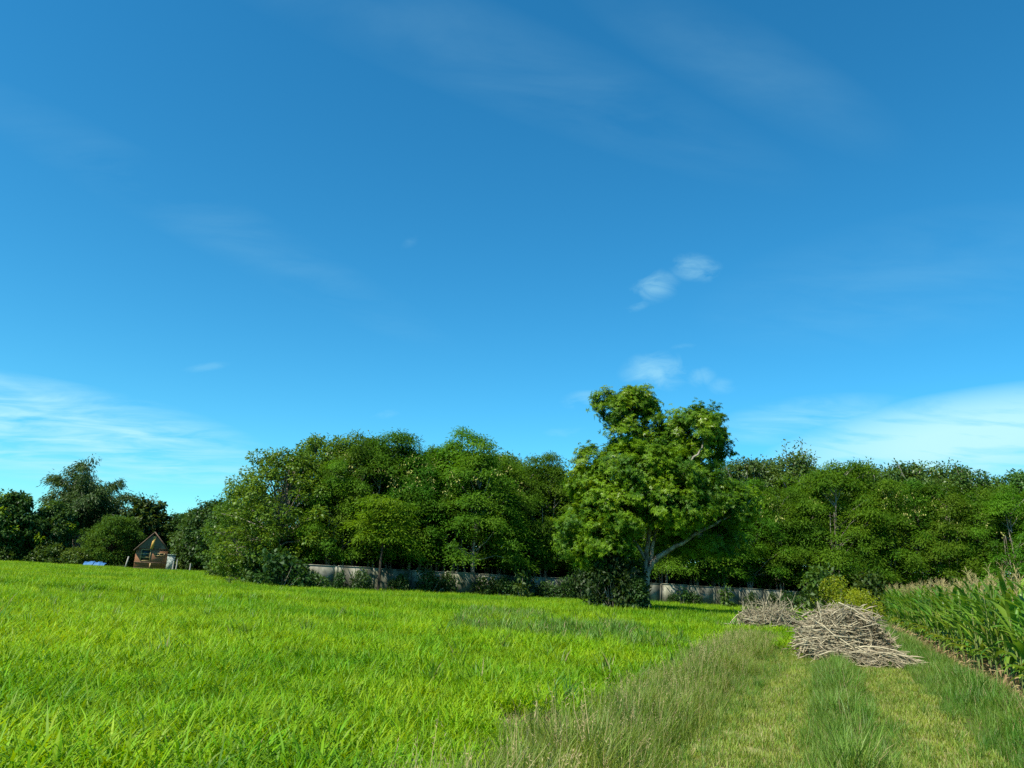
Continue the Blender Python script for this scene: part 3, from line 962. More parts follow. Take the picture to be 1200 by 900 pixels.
# slim dark trunk in front of the wall
r = np.random.default_rng(9)
TD = 57.2
e = empty('slim_tree', (gx(445, TD + 1.3), TD + 1.3, 0))
tag(e, 'slim dark-trunked tree standing in front of the concrete wall', 'tree')
m = MB(); m.tube([[0, 0, -.1], [.02, 0, 1.2], [.0, .05, 2.6], [.08, .1, 4.2], [.1, .2, 6]], [.12, .105, .095, .08, .04], 8)
for k in range(9):
    a = k * 2.1
    m.tube(limb([.05, .1, 3.2 + .3 * k], [1.5 * math.cos(a), 1.2 * math.sin(a), 4.4 + .35 * k], r, .05, 5), np.linspace(.045, .012, 5), 5)
m.build('trunk', [DARKBARK], e, True)
cc = MB()
for k in range(34):
    a = r.uniform(0, 6.28); q = 1.8 * math.sqrt(r.uniform()); c = np.array([q * math.cos(a), q * math.sin(a) * .8, r.uniform(4.0, 7.4)])
    n = 130
    d = r.normal(0, .55, (n, 3)) * np.array([1, 1, .22])
    d[:, 2] -= .2 * (d[:, 0] ** 2 + d[:, 1] ** 2)
    v, qd = leaf_geo(c + d, d * np.array([1, 1, .2]) + r.normal(0, .3, (n, 3)) + np.array([0, 0, -.2]), np.array([0, 0, 1.]) + r.normal(0, .35, (n, 3)), r.uniform(.24, .4, n), r.uniform(.07, .12, n))
    cc.add(v, qd)
cc.build('crown', [FEATHER], e)

# weeds and creepers against the wall; each its own plant
WB = [bush_mesh(500 + i, 1.0, 1.35, CREEPER, (.14, .26), 34, 34, .3) for i in range(4)]
SAP = [bush_mesh(520 + i, .55, 1.7, BUSHLEAF, (.2, .34), 14, 16, .26) for i in range(2)]
wb = [(372, 1.0, 'dark creeper clump near the left end of the wall'), (400, .8, 'low dark weed clump against the wall, left of the slim trunk'), (425, .75, 'weed clump against the wall beside the slim dark trunk'),
      (470, 1.05, 'dark creeper patch on the wall just right of the slim trunk'), (505, 1.15, 'wide dark creeper patch on the wall left of the pale trunk'), (526, .85, 'weed patch against the wall below the pale trunk'),
      (572, 1.15, 'dark shrub leaning on the middle of the wall'), (590, .95, 'low shrub beside the bare light strip of wall'), (612, 1.3, 'tall weedy shrub covering the wall top'),
      (640, 1.05, 'green weed clump against the wall left of the mango tree'), (664, 1.1, 'weed mass at the wall close to the mango shrub'), (682, 1.15, 'weed mass behind the dark mango shrub'),
      (788, .8, 'weed clump at the wall just right of the mango trunk'), (812, .7, 'small weed at the wall behind the tree shadow'), (880, .7, 'small weed at the wall left of the small stalk heap'),
      (925, 1.25, 'leafy bush at the wall behind the small stalk heap'), (948, 1.35, 'leafy bush at the right end of the wall'), (905, .7, 'low weed at the wall above the small stalk heap')]
for i, (u, s_, lb) in enumerate(wb):
    Y0 = wall_y(gx(u, 65)) - .75
    place('weed_bush', WB[i % 4], (gx(u, Y0), Y0, 0), i * 1.7, (s_ * 1.1, s_ * .7, s_ * (.95 + .25 * (i % 3))), lb, 'bush', 'weed bushes along the wall', ('stem', 'foliage'))
for i, (u, Y, s_, lb) in enumerate(((270, 55, .55, 'tiny sapling standing alone in the field left of the wall'), (850, 68, 1.15, 'upright leafy sapling in front of the wall right of the mango tree'),
                                 (614, 58.5, 1.2, 'pale green upright sapling in front of the weedy wall'), (800, 69, .9, 'small sapling sprouting above the wall top'))):
    place('sapling', SAP[i % 2], (gx(u, Y), Y, 0), i, s_, lb, 'sapling', parts=('stem', 'foliage'))
# dark shrub under the round tree, at the wall's left end
for i, (u, Y, sc_, lb) in enumerate(((334, 57.0, 1.9, 'dark shrub at the left end of the wall, under the large round tree'), (306, 60, 1.8, 'shrub under the large round tree, left of the wall'))):
    place('shrub', dkb2 if i else WB[0], (gx(u, Y), Y, 0), i, sc_, lb, 'shrub', parts=('stem', 'foliage'))
# lime shrubs behind the heap
LM = bush_mesh(540, 1.6, 3.0, LIME, (.12, .2), 60, 60, .42, .4)
LG = bush_mesh(541, 1.7, 3.2, BUSHLEAF, (.26, .42), 44, 22, .45)
place('lime_shrub', LM, (gx(1008, 56), 56, 0), 0, (1.15, 1, .72), 'bright yellow-green shrub behind the large stalk heap', 'shrub', parts=('stem', 'foliage'))
place('lime_shrub', LM, (gx(980, 60), 60, 0), 2, (1.0, .8, 1.0), 'taller lime green shrub left of and behind the bright yellow-green one', 'shrub', parts=('stem', 'foliage'))
place('leafy_shrub', LG, (gx(962, 62), 62, 0), 1, (1.15, 1, 1.15), 'grey-green leafy shrub left of the lime shrubs', 'shrub', parts=('stem', 'foliage'))
place('leafy_shrub', LG, (gx(1022, 62), 62, 0), 3, (.9, 1, 1.1), 'broad-leaved shrub right of the lime shrubs, by the corn', 'shrub', parts=('stem', 'foliage'))

# bushes along the far left edge of the meadow
BB = [bush_mesh(560 + i, 2.6, 2.4, BUSHLEAF, (.22, .4), 60, 46, .5) for i in range(3)]
bl = [(-40, 1.2), (-8, 1.1), (16, 1.0), (36, .95), (58, .95), (80, .8), (92, .85), (112, .6), (206, .55), (232, .62), (252, .7), (276, .9)]
bn = ['bush at the far left edge of the field, partly out of the picture', 'bush below the dark tree with yellow leaves, at the left edge', 'rounded bush, second along the far left edge of the field', 'bush in front of the bamboo on its left side',
      'pale rounded bush in front of the bamboo', 'low bush left of the blue tarps', 'bush with upright stems beside the blue tarps', 'low bush behind the blue tarps', 'low bush behind the white slab right of the cabin', 'bush under the dark trees right of the cabin', 'bush left of the light green leafy tree', 'bush at the foot of the light green leafy tree']
for i, ((u, s_), lb) in enumerate(zip(bl, bn)):
    Y = 104 + (i % 2) * 1.5 + (6 if u > 195 and u < 260 else 0) + (5 if u == 112 else 0)
    if u > 260: Y = 78
    place('bush', BB[i % 3], (gx(u, Y), Y, 0), i * 1.1, (s_, s_, s_ * (1.05 if u < 150 else .9)), lb, 'bush', 'bushes along the far edge of the field', ('stem', 'foliage'))

# ------------------------------------------------------------------ cabin
def plank_mat(name, a, b, horiz=True):
    m, nt, out = new_mat(name)
    N, L = nt.nodes, nt.links
    tc = N.new('ShaderNodeTexCoord')
    sx = N.new('ShaderNodeSeparateXYZ'); L.new(tc.outputs['Object'], sx.inputs[0])
    dv = N.new('ShaderNodeMath'); dv.operation = 'MULTIPLY'; dv.inputs[1].default_value = 1 / .16
    L.new(sx.outputs['Z'], dv.inputs[0])
    fl = N.new('ShaderNodeMath'); fl.operation = 'FLOOR'; L.new(dv.outputs[0], fl.inputs[0])
    wn = N.new('ShaderNodeTexWhiteNoise'); wn.noise_dimensions = '1D'; L.new(fl.outputs[0], wn.inputs['W'])
    mp = N.new('ShaderNodeMapping'); mp.inputs['Scale'].default_value = (.6, .6, 9)
    L.new(tc.outputs['Object'], mp.inputs['Vector'])
    n = N.new('ShaderNodeTexNoise'); n.inputs['Scale'].default_value = 3; n.inputs['Detail'].default_value = 6
    L.new(mp.outputs[0], n.inputs['Vector'])
    av = N.new('ShaderNodeMix'); av.data_type = 'FLOAT'; av.inputs['Factor'].default_value = .5
    L.new(wn.outputs['Value'], av.inputs['A']); L.new(n.outputs['Fac'], av.inputs['B'])
    mx = N.new('ShaderNodeMix'); mx.data_type = 'RGBA'; mx.inputs['A'].default_value = (*a, 1); mx.inputs['B'].default_value = (*b, 1)
    L.new(av.outputs['Result'], mx.inputs['Factor'])
    fr = N.new('ShaderNodeMath'); fr.operation = 'FRACT'; L.new(dv.outputs[0], fr.inputs[0])
    gt = N.new('ShaderNodeMath'); gt.operation = 'LESS_THAN'; gt.inputs[1].default_value = .1; L.new(fr.outputs[0], gt.inputs[0])
    bp = N.new('ShaderNodeBump'); bp.invert = True; bp.inputs['Strength'].default_value = .8; bp.inputs['Distance'].default_value = .02
    L.new(gt.outputs[0], bp.inputs['Height'])
    p = N.new('ShaderNodeBsdfPrincipled'); p.inputs['Roughness'].default_value = .75; p.inputs['Specular IOR Level'].default_value = .2
    L.new(mx.outputs['Result'], p.inputs['Base Color']); L.new(bp.outputs[0], p.inputs['Normal'])
    L.new(p.outputs[0], out.inputs['Surface'])
    return m


PLANK = plank_mat('brown_planks', (.18, .08, .04), (.38, .19, .10))
TIMBER = solid_mat('roof_timber', (.11, .07, .045), (.20, .13, .085), scale=5, stretch=(1, 1, 1))
ROOFTOP = solid_mat('dark_roof', (.05, .042, .036), (.10, .085, .07), scale=6)
FRAME = solid_mat('light_wood_frame', (.40, .28, .12), (.52, .38, .18), scale=6)
ORANGE = solid_mat('orange_timber', (.55, .30, .06), (.66, .40, .11), scale=5)
m, nt, out = new_mat('window_glass')
gp = nt.nodes.new('ShaderNodeBsdfPrincipled'); gp.inputs['Base Color'].default_value = (.018, .032, .03, 1); gp.inputs['Roughness'].default_value = .1; gp.inputs['Specular IOR Level'].default_value = .35
nt.links.new(gp.outputs[0], out.inputs['Surface'])
GLASS = m


def stone_mat():
    m, nt, out = new_mat('pale_rubble_stone')
    N, L = nt.nodes, nt.links
    tc = N.new('ShaderNodeTexCoord')
    vo = N.new('ShaderNodeTexVoronoi'); vo.inputs['Scale'].default_value = 5
    L.new(tc.outputs['Object'], vo.inputs['Vector'])
    cr_ = N.new('ShaderNodeValToRGB')
    cr_.color_ramp.elements[0].color = (.10, .13, .11, 1); cr_.color_ramp.elements[1].color = (.36, .40, .35, 1)
    sp = N.new('ShaderNodeSeparateColor'); L.new(vo.outputs['Color'], sp.inputs[0]); L.new(sp.outputs[0], cr_.inputs['Fac'])
    bp = N.new('ShaderNodeBump'); bp.invert = True; bp.inputs['Strength'].default_value = .9; bp.inputs['Distance'].default_value = .06
    L.new(vo.outputs['Distance'], bp.inputs['Height'])
    p = N.new('ShaderNodeBsdfPrincipled'); p.inputs['Roughness'].default_value = .9
    L.new(cr_.outputs['Color'], p.inputs['Base Color']); L.new(bp.outputs[0], p.inputs['Normal'])
    L.new(p.outputs[0], out.inputs['Surface'])
    return m


STONE = stone_mat()
CONC = solid_mat('pale_concrete', (.38, .37, .33), (.55, .54, .48), scale=3)
CY = 103.0
cxw = gx(177, CY)
ca = math.atan2(-cxw, CY)
ce = empty('wooden_cabin', (cxw, CY, 0), ca)
tag(ce, 'small brown plank cabin with steep roof and glazed gable at the field edge', 'cabin')
W2, ZB, ZE, ZA, DP = 1.9, .42, 2.85, 5.1, 4.6
w = MB()
# front wall with openings left as inset frames; side and back walls
w.box((0, .06, (ZB + ZE) / 2), (2 * W2, .12, ZE - ZB))
w.box((-W2 + .06, DP / 2, (ZB + ZE) / 2), (.12, DP - .26, ZE - ZB))
w.box((W2 - .06, DP / 2, (ZB + ZE) / 2), (.12, DP - .26, ZE - ZB))
w.box((0, DP - .06, (ZB + ZE) / 2), (2 * W2, .12, ZE - ZB))
# gable back (triangle prism as quads)
gz = ZE + (ZA - .25 - ZE)
w.add([[-W2 + .1, DP - .12, ZE + .003], [W2 - .1, DP - .12, ZE + .003], [.01, DP - .12, gz], [-.01, DP - .12, gz], [-W2 + .1, DP, ZE + .003], [W2 - .1, DP, ZE + .003], [.01, DP, gz], [-.01, DP, gz]],
      [[0, 1, 2, 3], [5, 4, 7, 6], [0, 3, 7, 4], [1, 5, 6, 2], [0, 4, 5, 1]])
w.build('wall', [PLANK], ce)
MB().box((0, DP / 2, ZB - .05), (2 * W2 + .1, DP, .09)).build('floor_platform', [TIMBER], ce)
for sx_ in (-1.7, 0, 1.7):
    for yy in (.3, DP - .3):
        MB().box((sx_, yy, .16), (.16, .16, .32)).build('stilt', [DARKBARK], ce)
rf = MB()
ov = .32
for sgn in (-1, 1):
    a = np.array([0, 0, ZA]); sl = np.array([sgn * (W2 + .28), 0, ZE - .22 - ZA])
    for y0, y1, th, mi in ((-.24, DP + .4, .10, 0),):
        v = []
        for yy in (y0, y1):
            for base_ in (a, a + sl):
                for dz in (0, -th):
                    v.append([base_[0], yy, base_[2] + dz])
        v = np.array(v)
        rf.add(v, [[0, 2, 6, 4], [1, 5, 7, 3], [0, 1, 3, 2], [4, 6, 7, 5], [2, 3, 7, 6], [0, 4, 5, 1]], mi)
rfo = rf.build('roof', [ROOFTOP], ce)
for sgn in (-1, 1):
    bb = MB()
    bb.bar((sgn * .0, -.29, ZA - .10), (sgn * (W2 + .28), -.29, ZE - .32), .09, .26, up=(0, 1, 0))
    bb.build('barge_board', [TIMBER], ce)
# glazed gable
gg = MB()
for sgn in (-1, 1):
    x1 = sgn * (W2 - .18)
    gg.add([[sgn * .12, .02, ZE + .08], [x1, .02, ZE + .08], [sgn * .14, .02, ZA - .42], [sgn * .12, .02, ZA - .42]], [[0, 1, 2, 3]])
    gg.add([[sgn * .12, .08, ZE + .08], [x1, .08, ZE + .08], [sgn * .14, .08, ZA - .42], [sgn * .12, .08, ZA - .42]], [[0, 1, 2, 3]])
wg = MB()
wg.box((0, .02, ZE + .035), (2 * W2 - .1, .16, .07))
for sgn in (-1, 1):
    wg.bar((sgn * .08, .0, ZA - .36), (sgn * (W2 - .12), .0, ZE + .06), .10, .09)
    wg.box((sgn * .72, .0, ZE + .36), (.05, .08, .58))
    wg.box((sgn * .55, .0, ZE + .33), (.82, .06, .05))
wgo = wg.build('window', [TIMBER], ce)
gg.build('pane', [GLASS], wgo)
MB().bar((-.12, -.22, ZE - .02), (.10, -.22, ZA - .62), .34, .12).build('post', [ORANGE], ce)
# three-light window
wf = MB()
x0, x1, z0, z1 = -1.22, -.16, 1.32, 2.72
for zz in (z0, z0 + .45, z0 + .92, z1):
    wf.box(((x0 + x1) / 2, -.015, zz), (x1 - x0 + .1, .09, .075))
for xx in (x0, x1):
    wf.box((xx, -.018, (z0 + z1) / 2), (.075, .10, z1 - z0 + .06))
wfo = wf.build('window', [FRAME], ce)
pn = MB(); pn.box(((x0 + x1) / 2, -.006, (z0 + z1) / 2), (x1 - x0, .02, z1 - z0)); pn.build('pane', [GLASS], wfo)
wf = MB()
x0, x1, z0, z1 = .42, 1.5, 2.06, 2.34
for zz in (z0, z1):
    wf.box(((x0 + x1) / 2, -.015, zz), (x1 - x0 + .1, .09, .07))
for xx in (x0, (x0 + x1) / 2, x1):
    wf.box((xx, -.018, (z0 + z1) / 2), (.07, .10, z1 - z0 + .04))
wfo = wf.build('window', [FRAME], ce)
pn = MB(); pn.box(((x0 + x1) / 2, -.006, (z0 + z1) / 2), (x1 - x0, .02, z1 - z0)); pn.build('pane', [GLASS], wfo)
MB().box((0, -.04, 1.12), (2 * W2 + .04, .08, .09)).build('belt_board', [TIMBER], ce)
MB().box((.02, -.05, .72), (.14, .1, .66)).build('batten', [FRAME], ce)


def local(o, x, y, z=0):
    c, s = math.cos(ca), math.sin(ca)
    return (o.location.x + c * x - s * y, o.location.y + s * x + c * y, z)


pl = local(ce, 2.42, .25)
sm = MB(); sm.box((0, 0, 1.1), (.95, .9, 2.2)); sm.box((0, 0, 2.25), (1.05, 1.0, .12))
sp_ = sm.build('stone_pier', [STONE]); sp_.location = pl; sp_.rotation_euler = (0, 0, ca)
tag(sp_, 'pale rubble stone pier at the right corner of the cabin', 'pier')
sl_ = MB(); sl_.box((0, 0, .2), (1.3, .8, .40)); so = sl_.build('concrete_slab', [CONC]); so.location = local(ce, 3.5, -.2); so.rotation_euler = (0, 0, ca)
tag(so, 'low white concrete slab on the ground right of the stone pier', 'slab')
lp = MB(); lp.bar((-.12, 0, 0), (.13, 0, 1.75), .16, .14); lo_ = lp.build('wooden_post', [solid_mat('grey_post', (.26, .25, .21), (.40, .38, .33))]); lo_.location = local(ce, -2.75, -.5); lo_.rotation_euler = (0, 0, ca)
tag(lo_, 'leaning grey wooden post just left of the cabin', 'post')
POSTM = lo_.data.materials[0]
for i, (u, hh, lb) in enumerate(((204, 1.5, 'short grey post nearest the stone pier'), (208, 1.7, 'tall grey post second from the stone pier'), (224, 1.3, 'weathered post under the dark trees right of the cabin'), (248, 1.2, 'fence post beside the light green leafy tree'))):
    b_ = MB(); b_.tube([[0, 0, 0], [.02, 0, hh * .6], [.0, .02, hh]], [.09, .085, .07], 7)
    o_ = b_.build('fence_post', [POSTM], None, True); o_.location = (gx(u, 103.5), 103.5, 0)
    tag(o_, lb, 'post', 'fence posts right of the cabin')
TARP = solid_mat('blue_tarp', (.03, .11, .28), (.06, .18, .38), scale=3, rough=.45, spec=.4)
for i, (u, wd, lb) in enumerate(((108, 1.2, 'small blue tarp sheet under the olive tree, the left one'), (120, 1.4, 'larger crumpled blue tarp under the olive tree, nearer the cabin'))):
    b_ = MB(); nx, ny = 14, 8
    X, Yy = np.meshgrid(np.linspace(-wd / 2, wd / 2, nx), np.linspace(-.8, .8, ny))
    Z = .86 - .5 * (Yy / .8) ** 2 + .06 * np.sin(X * 4 + i) * (1 - i * .4) - .10 * i * (X > .1) + rng.normal(0, .035, X.shape)
    top = np.stack([X, Yy, Z], -1).reshape(-1, 3); bot = top - np.array([0, 0, .03])
    Q = [[a * nx + b, a * nx + b + 1, (a + 1) * nx + b + 1, (a + 1) * nx + b] for a in range(ny - 1) for b in range(nx - 1)]
    b_.add(top, Q)
    o_ = b_.build('tarp', [TARP]); o_.location = (gx(u, 102), 102, 0)
    tag(o_, lb, 'tarp')

# ------------------------------------------------------------------ heaps of dry stalks
def stick_mesh(seed, L, rad):
    r = np.random.default_rng(seed)
    m = MB()
    n = 6
    t = np.linspace(-.5, .5, n)
    P = np.stack([t * L, (.09 * L) * (1 - 4 * t * t) * r.normal() + r.normal(0, .012, n), .07 * L * (1 - 4 * t * t) * r.normal() + r.normal(0, .008, n)], 1)
    m.tube(P, rad * np.linspace(1.05, .6, n) * (1 + .12 * np.sin(np.arange(n) * 2.4)), 6)
    for k in range(r.integers(2, 6)):     # husk shreds
        a = P[r.integers(1, n - 1)]
        A = np.array([[r.choice([-1, 1]) * 1.0, r.normal(0, .35), r.normal(0, .35)]])
        v, q = leaf_geo(a[None], A, r.normal(0, 1, (1, 3)), np.array([r.uniform(.18, .42)]), np.array([r.uniform(.012, .035)]), .4, .3)
        m.add(v, q, 1)
    return m.data('dry_stalk', [STICK, STICKLEAF])


ST = [stick_mesh(700 + i, 1.0 + .12 * (i % 6), .006 + .0032 * (i % 5)) for i in range(14)]


def frame(o, d, n):
    """rotation with x along d, z near n"""
    d = d / np.linalg.norm(d)
    s = np.cross(n, d); s /= np.linalg.norm(s)
    n2 = np.cross(d, s)
    return Matrix(((d[0], s[0], n2[0]), (d[1], s[1], n2[1]), (d[2], s[2], n2[2]))).to_euler()


def heap_pts(cx_, cy_, rx, ry, h, n, r, pw_=.62, scatter_=.09):
    """points on a lumpy mound with a tangent direction; returns list (pos, euler, scale)"""
    res = []
    for i in range(n):
        a = r.uniform(0, 2 * math.pi); q = math.sqrt(r.uniform(0, 1.0)) * 1.0
        x, y = q * math.cos(a), q * math.sin(a)
        lump = 1 + .16 * math.sin(3.1 * a + 1) + .10 * math.sin(6 * a + 4 * q)
        z = h * (1 - q ** 3.6) ** .5 * (1 if q < .9 else .9) * (1 + .16 * math.sin(4.3 * x + 1) * math.cos(3.7 * y + .5) + .08 * math.sin(11 * x + 2))
        if math.sin(5.3 * x + 2.1 * z + cx_) * math.sin(6.1 * z + 3.3 * y + 1.3) > .16 and q > .25: continue
        nx_, ny_, nz_ = x / rx * 1.4 * q ** 1.0, y / ry * 1.4 * q, .75 / h * max(.12, (1 - q * q))
        nn = np.array([nx_, ny_, nz_]); nn /= np.linalg.norm(nn)
        px_, py_ = cx_ + x * rx * lump, cy_ + y * ry * lump
        ang = r.normal(.1, .7) if r.uniform() < .65 else r.uniform(0, math.pi)
        d = np.array([math.cos(ang), math.sin(ang) * .8, r.normal(0, .2)])
        d = d - nn * (d @ nn) + nn * r.normal(0, .16)
        d[2] = max(-.55, min(.38, d[2] * .8))
        res.append((np.array([px_, py_, max(.03, z)]) + nn * (r.uniform(-.16, .09)), frame(None, d, nn), r.uniform(.45, 1.3)))
    return res


r = np.random.default_rng(123)
hx, hy = gx(990, 21.5), 21.5
GH = 'dry stalks lying on the large heap'
big = heap_pts(hx + .02, hy + .4, 1.02, 1.02, 1.0, 3300, r)
front = []
for i in range(560):        # the lower apron spilling forward
    a = r.uniform(0, 1); bb_ = r.uniform(0, 1)
    x = hx - .85 + 1.6 * a; y = hy - 1.28 + .9 * bb_ + .1 * a
    z = .06 + .52 * bb_ * (1 - .4 * a) + r.uniform(-.05, .08)
    ang = r.normal(-.15, .45)
    front.append((np.array([x, y, z]), frame(None, np.array([math.cos(ang), math.sin(ang), r.normal(-.1, .14)]), np.array([0, -.3, 1])), r.uniform(.6, 1.05)))
spill = []
for i in range(34):         # a fan of long dark stalks sliding to the right
    t = r.uniform()
    x = hx + .45 + .5 * r.uniform(); y = hy - 1.3 + .3 * r.uniform()
    ang = r.normal(-.5, .18)
    spill.append((np.array([x, y, .10 + .22 * r.uniform()]), frame(None, np.array([math.cos(ang), math.sin(ang), -.16]), np.array([0, 0, 1.])), r.uniform(.85, 1.2)))
small = heap_pts(gx(902, 35.5), 35.5, 1.5, 1.0, .80, 600, r, scatter_=.2)
small2 = []
for p_, e_, s_ in small:
    if r.uniform() < .35:
        d = np.array([r.normal(0, .6), r.normal(0, .6), r.uniform(.3, 1.2)])
        e_ = frame(None, d, np.array([0, -1., .3]))
        p_ = p_ + np.array([0, 0, .12])
    small2.append((p_, e_, s_))


def as_arrays(lst):
    return (np.array([p for p, e, s in lst]), np.array([[e.x, e.y, e.z] for p, e, s in lst]), np.array([s for p, e, s in lst]))


def singles(lst, label, group):
    for i, (p, e, s) in enumerate(lst):
        o = bpy.data.objects.new('dry_stalk', ST[i % len(ST)])
        o.location = p; o.rotation_euler = e; o.scale = (s, 1.0, 1.0)
        link(o)
        tag(o, label, 'stalk', group)


key = lambda t: t[0][1] - .8 * t[0][2]
big.sort(key=key); front.sort(key=key); small2.sort(key=key)
singles(big[:130], 'dry pale stalk lying on the face of the large heap', GH)
singles(front[:76], 'dry pale stalk in the low apron spilling in front of the large heap', 'dry stalks in the apron before the large heap')
singles(spill, 'long dark-striped stalk fanning out to the right of the large heap', 'stalks fanned out right of the large heap')
singles(small2[:60], 'dry pale stalk in the smaller heap beside the mango tree shadow', 'dry stalks in the smaller heap')
mass = big[130:] + front[76:]
scatter('stalk_heap', ST, *as_arrays(mass), 'heap', 'large heap of dry pale cut stalks lying across the track')
scatter('small_stalk_heap', ST, *as_arrays(small2[60:]), 'heap', 'smaller heap of dry stalks left of the large one')


def mound(name, cx_, cy_, rx, ry, h, label):  # added core, seen as dark gaps where stalks are left out
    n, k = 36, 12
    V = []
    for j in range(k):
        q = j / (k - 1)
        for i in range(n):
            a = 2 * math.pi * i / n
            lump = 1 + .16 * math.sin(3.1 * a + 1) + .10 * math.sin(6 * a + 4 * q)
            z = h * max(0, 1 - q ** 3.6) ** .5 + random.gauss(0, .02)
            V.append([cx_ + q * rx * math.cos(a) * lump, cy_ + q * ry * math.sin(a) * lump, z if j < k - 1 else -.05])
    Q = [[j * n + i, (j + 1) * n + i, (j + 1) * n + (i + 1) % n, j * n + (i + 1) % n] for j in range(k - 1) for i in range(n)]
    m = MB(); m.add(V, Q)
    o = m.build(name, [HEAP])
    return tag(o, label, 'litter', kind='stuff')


mound('heap_shade_core', hx + .02, hy + .4, 0.90, .88, .76, 'added dark core of the large stalk heap, painting the shade in its gaps')
mound('heap_shade_core', gx(902, 35.5), 35.5, 1.3, .8, .55, 'added dark core of the smaller stalk heap, painting the shade in its gaps')

# ------------------------------------------------------------------ corn
def corn(seed):
    r = np.random.default_rng(seed)
    H = r.uniform(1.82, 2.0)
    st, lf, ts, er = MB(), MB(), MB(), MB()
    z = np.linspace(0, H, 7)
    P = np.stack([.03 * np.sin(z * 2 + seed), .03 * np.cos(z * 1.7 + seed), z], 1); P[0, :2] = 0
    st.tube(P, np.linspace(.016, .006, 7), 6)
    az0 = r.uniform(0, 6.28)
    nl = 12
    for i in range(nl):
        zz = .18 + (H - .44) * i / (nl - 1)
        az = az0 + (i % 2) * math.pi + r.normal(0, .35)
        L = (.42 + .38 * math.sin(math.pi * (i + 1) / (nl + 1))) * r.uniform(.85, 1.1); W = .10 * r.uniform(.85, 1.15)
        d = np.array([math.cos(az), math.sin(az), 0]); sd = np.array([-d[1], d[0], 0])
        th, cv = r.uniform(.2, .55), r.uniform(.6, 1.75)
        if i < 2: th, cv, L, W = 1.3, 1.8, L * .7, W * .5
        elif i < 4: th, cv = .7, 2.2
        pos = np.array([np.interp(zz, z, P[:, 0]), np.interp(zz, z, P[:, 1]), zz])
        sg = 6; V = []
        for k in range(sg + 1):
            t = k / sg
            w = W * .5 * min(1, .35 + 2.2 * t) * (1 - t ** 2.4) + .002
            ang = th + cv * t
            up = d * -math.cos(ang) + np.array([0, 0, 1]) * math.sin(ang)
            tw = .25 * math.sin(3 * t + i)
            V += [pos - sd * w + up * w * (.35 + tw), pos, pos + sd * w + up * w * (.35 - tw)]
            pos = pos + (d * math.sin(ang) + np.array([0, 0, 1]) * math.cos(ang)) * L / sg
        Q = []
        for k in range(sg):
            b = 3 * k
            Q += [[b, b + 1, b + 4, b + 3], [b + 1, b + 2, b + 5, b + 4]]
        mi = 2 if (i < 2) else (1 if i == 2 and r.uniform() < .7 or (i == 3 and r.uniform() < .3) else 0)
        lf.add(V, Q, mi)
    for k in range(11):
        a = r.uniform(0, 6.28); ln = r.uniform(.11, .21); th = 0 if k == 0 else r.uniform(.25, .75)
        b = np.array([P[-1][0], P[-1][1], H - .02 + .018 * k])
        dd = np.array([math.cos(a) * math.sin(th), math.sin(a) * math.sin(th), math.cos(th)])
        e = b + dd * ln + np.array([0, 0, -.05 * th])
        ts.tube(np.array([b, (b + e) / 2 + np.array([0, 0, .02]), e]), [.003, .005, .0025], 4)
    if True:
        a = az0 + .4; zz = H * .5
        dd = np.array([math.cos(a) * .35, math.sin(a) * .35, .94])
        b = np.array([.02 * math.cos(a), .02 * math.sin(a), zz])
        er.tube(np.array([b, b + dd * .06, b + dd * .14, b + dd * .22, b + dd * .27]), [.012, .026, .028, .018, .004], 7)
    return st, lf, ts, er


CN = []
for i in range(7):
    st, lf, ts, er = corn(40 + i)
    CN.append((st.data('stalk', [CORNSTALK], True), lf.data('leaves', [CORNLEAF, CORNYEL, CORNDRY], True), ts.data('tassel', [TASSEL]), er.data('ear', [CORNYEL], True)))


def corn_merged(seed):
    st, lf, ts, er = corn(seed)
    m = MB()
    for mb, off in ((st, 0), (lf, 1), (ts, 4)):
        for V, Q, M in zip(mb.V, mb.Q, mb.M):
            base_ = 0
        allV = np.concatenate(mb.V); allQ = np.concatenate(mb.Q); allM = np.concatenate(mb.M)
        m.V.append(allV); m.Q.append(allQ + m.n); m.M.append(allM + off); m.n += len(allV)
    return m.data('corn', [CORNSTALK, CORNLEAF, CORNYEL, CORNDRY, TASSEL], True)


CPROTO = []
for q in CN:
    e = bpy.data.objects.new('corn_plant', None)
    CPROTO.append(e)
plants = []
for row in range(0, 34):
    p = 3.42 + row * .62
    s = 9.0 + rng.uniform(0, .2)
    while s < 51:
        plants.append((s + rng.normal(0, .04), p + rng.normal(0, .06)))
        s += .27
plants = [(s, p) + sp2xy(s, p) for s, p in plants]
vis = [q for q in plants if abs(q[2]) < .70 * q[3] + 2.5 and q[3] > 5]
# in-frame order: the first two rows nearest first
infr = [q for q in vis if q[2] < .69 * q[3] + .2]
infr.sort(key=lambda q: (q[3] + (q[1] - 3.4) * 14))
ind = infr[:300]
indset = set(ind)
rest = [q for q in vis if q not in indset]
for i, (s, p, x, y) in enumerate(ind):
    j = i % 7
    e = empty('corn_plant', (x, y, 0), rng.uniform(0, 6.28))
    sc_ = rng.uniform(.90, 1.16); e.scale = (sc_, sc_, sc_)
    e.rotation_euler = (rng.normal(0, .04), rng.normal(0, .04), rng.uniform(0, 6.28))
    for nm, me in zip(('stalk', 'leaves', 'tassel', 'ear'), CN[j]):
        mesh_obj(nm, me, e)
    tag(e, 'green corn plant with tan tassel on the cornfield edge beside the track', 'corn plant', 'corn plants along the edge of the field')
PX = np.array([[q[2], q[3], 0] for q in rest])
scatter('corn_field', [corn_merged(140 + i) for i in range(6)], PX, np.stack([rng.normal(0, .04, len(PX)), rng.normal(0, .04, len(PX)), rng.uniform(0, 6.28, len(PX))], 1), rng.uniform(.88, 1.13, len(PX)), 'corn', 'field of green corn with tan tassels behind the edge rows')
for e in CPROTO:
    bpy.data.objects.remove(e)

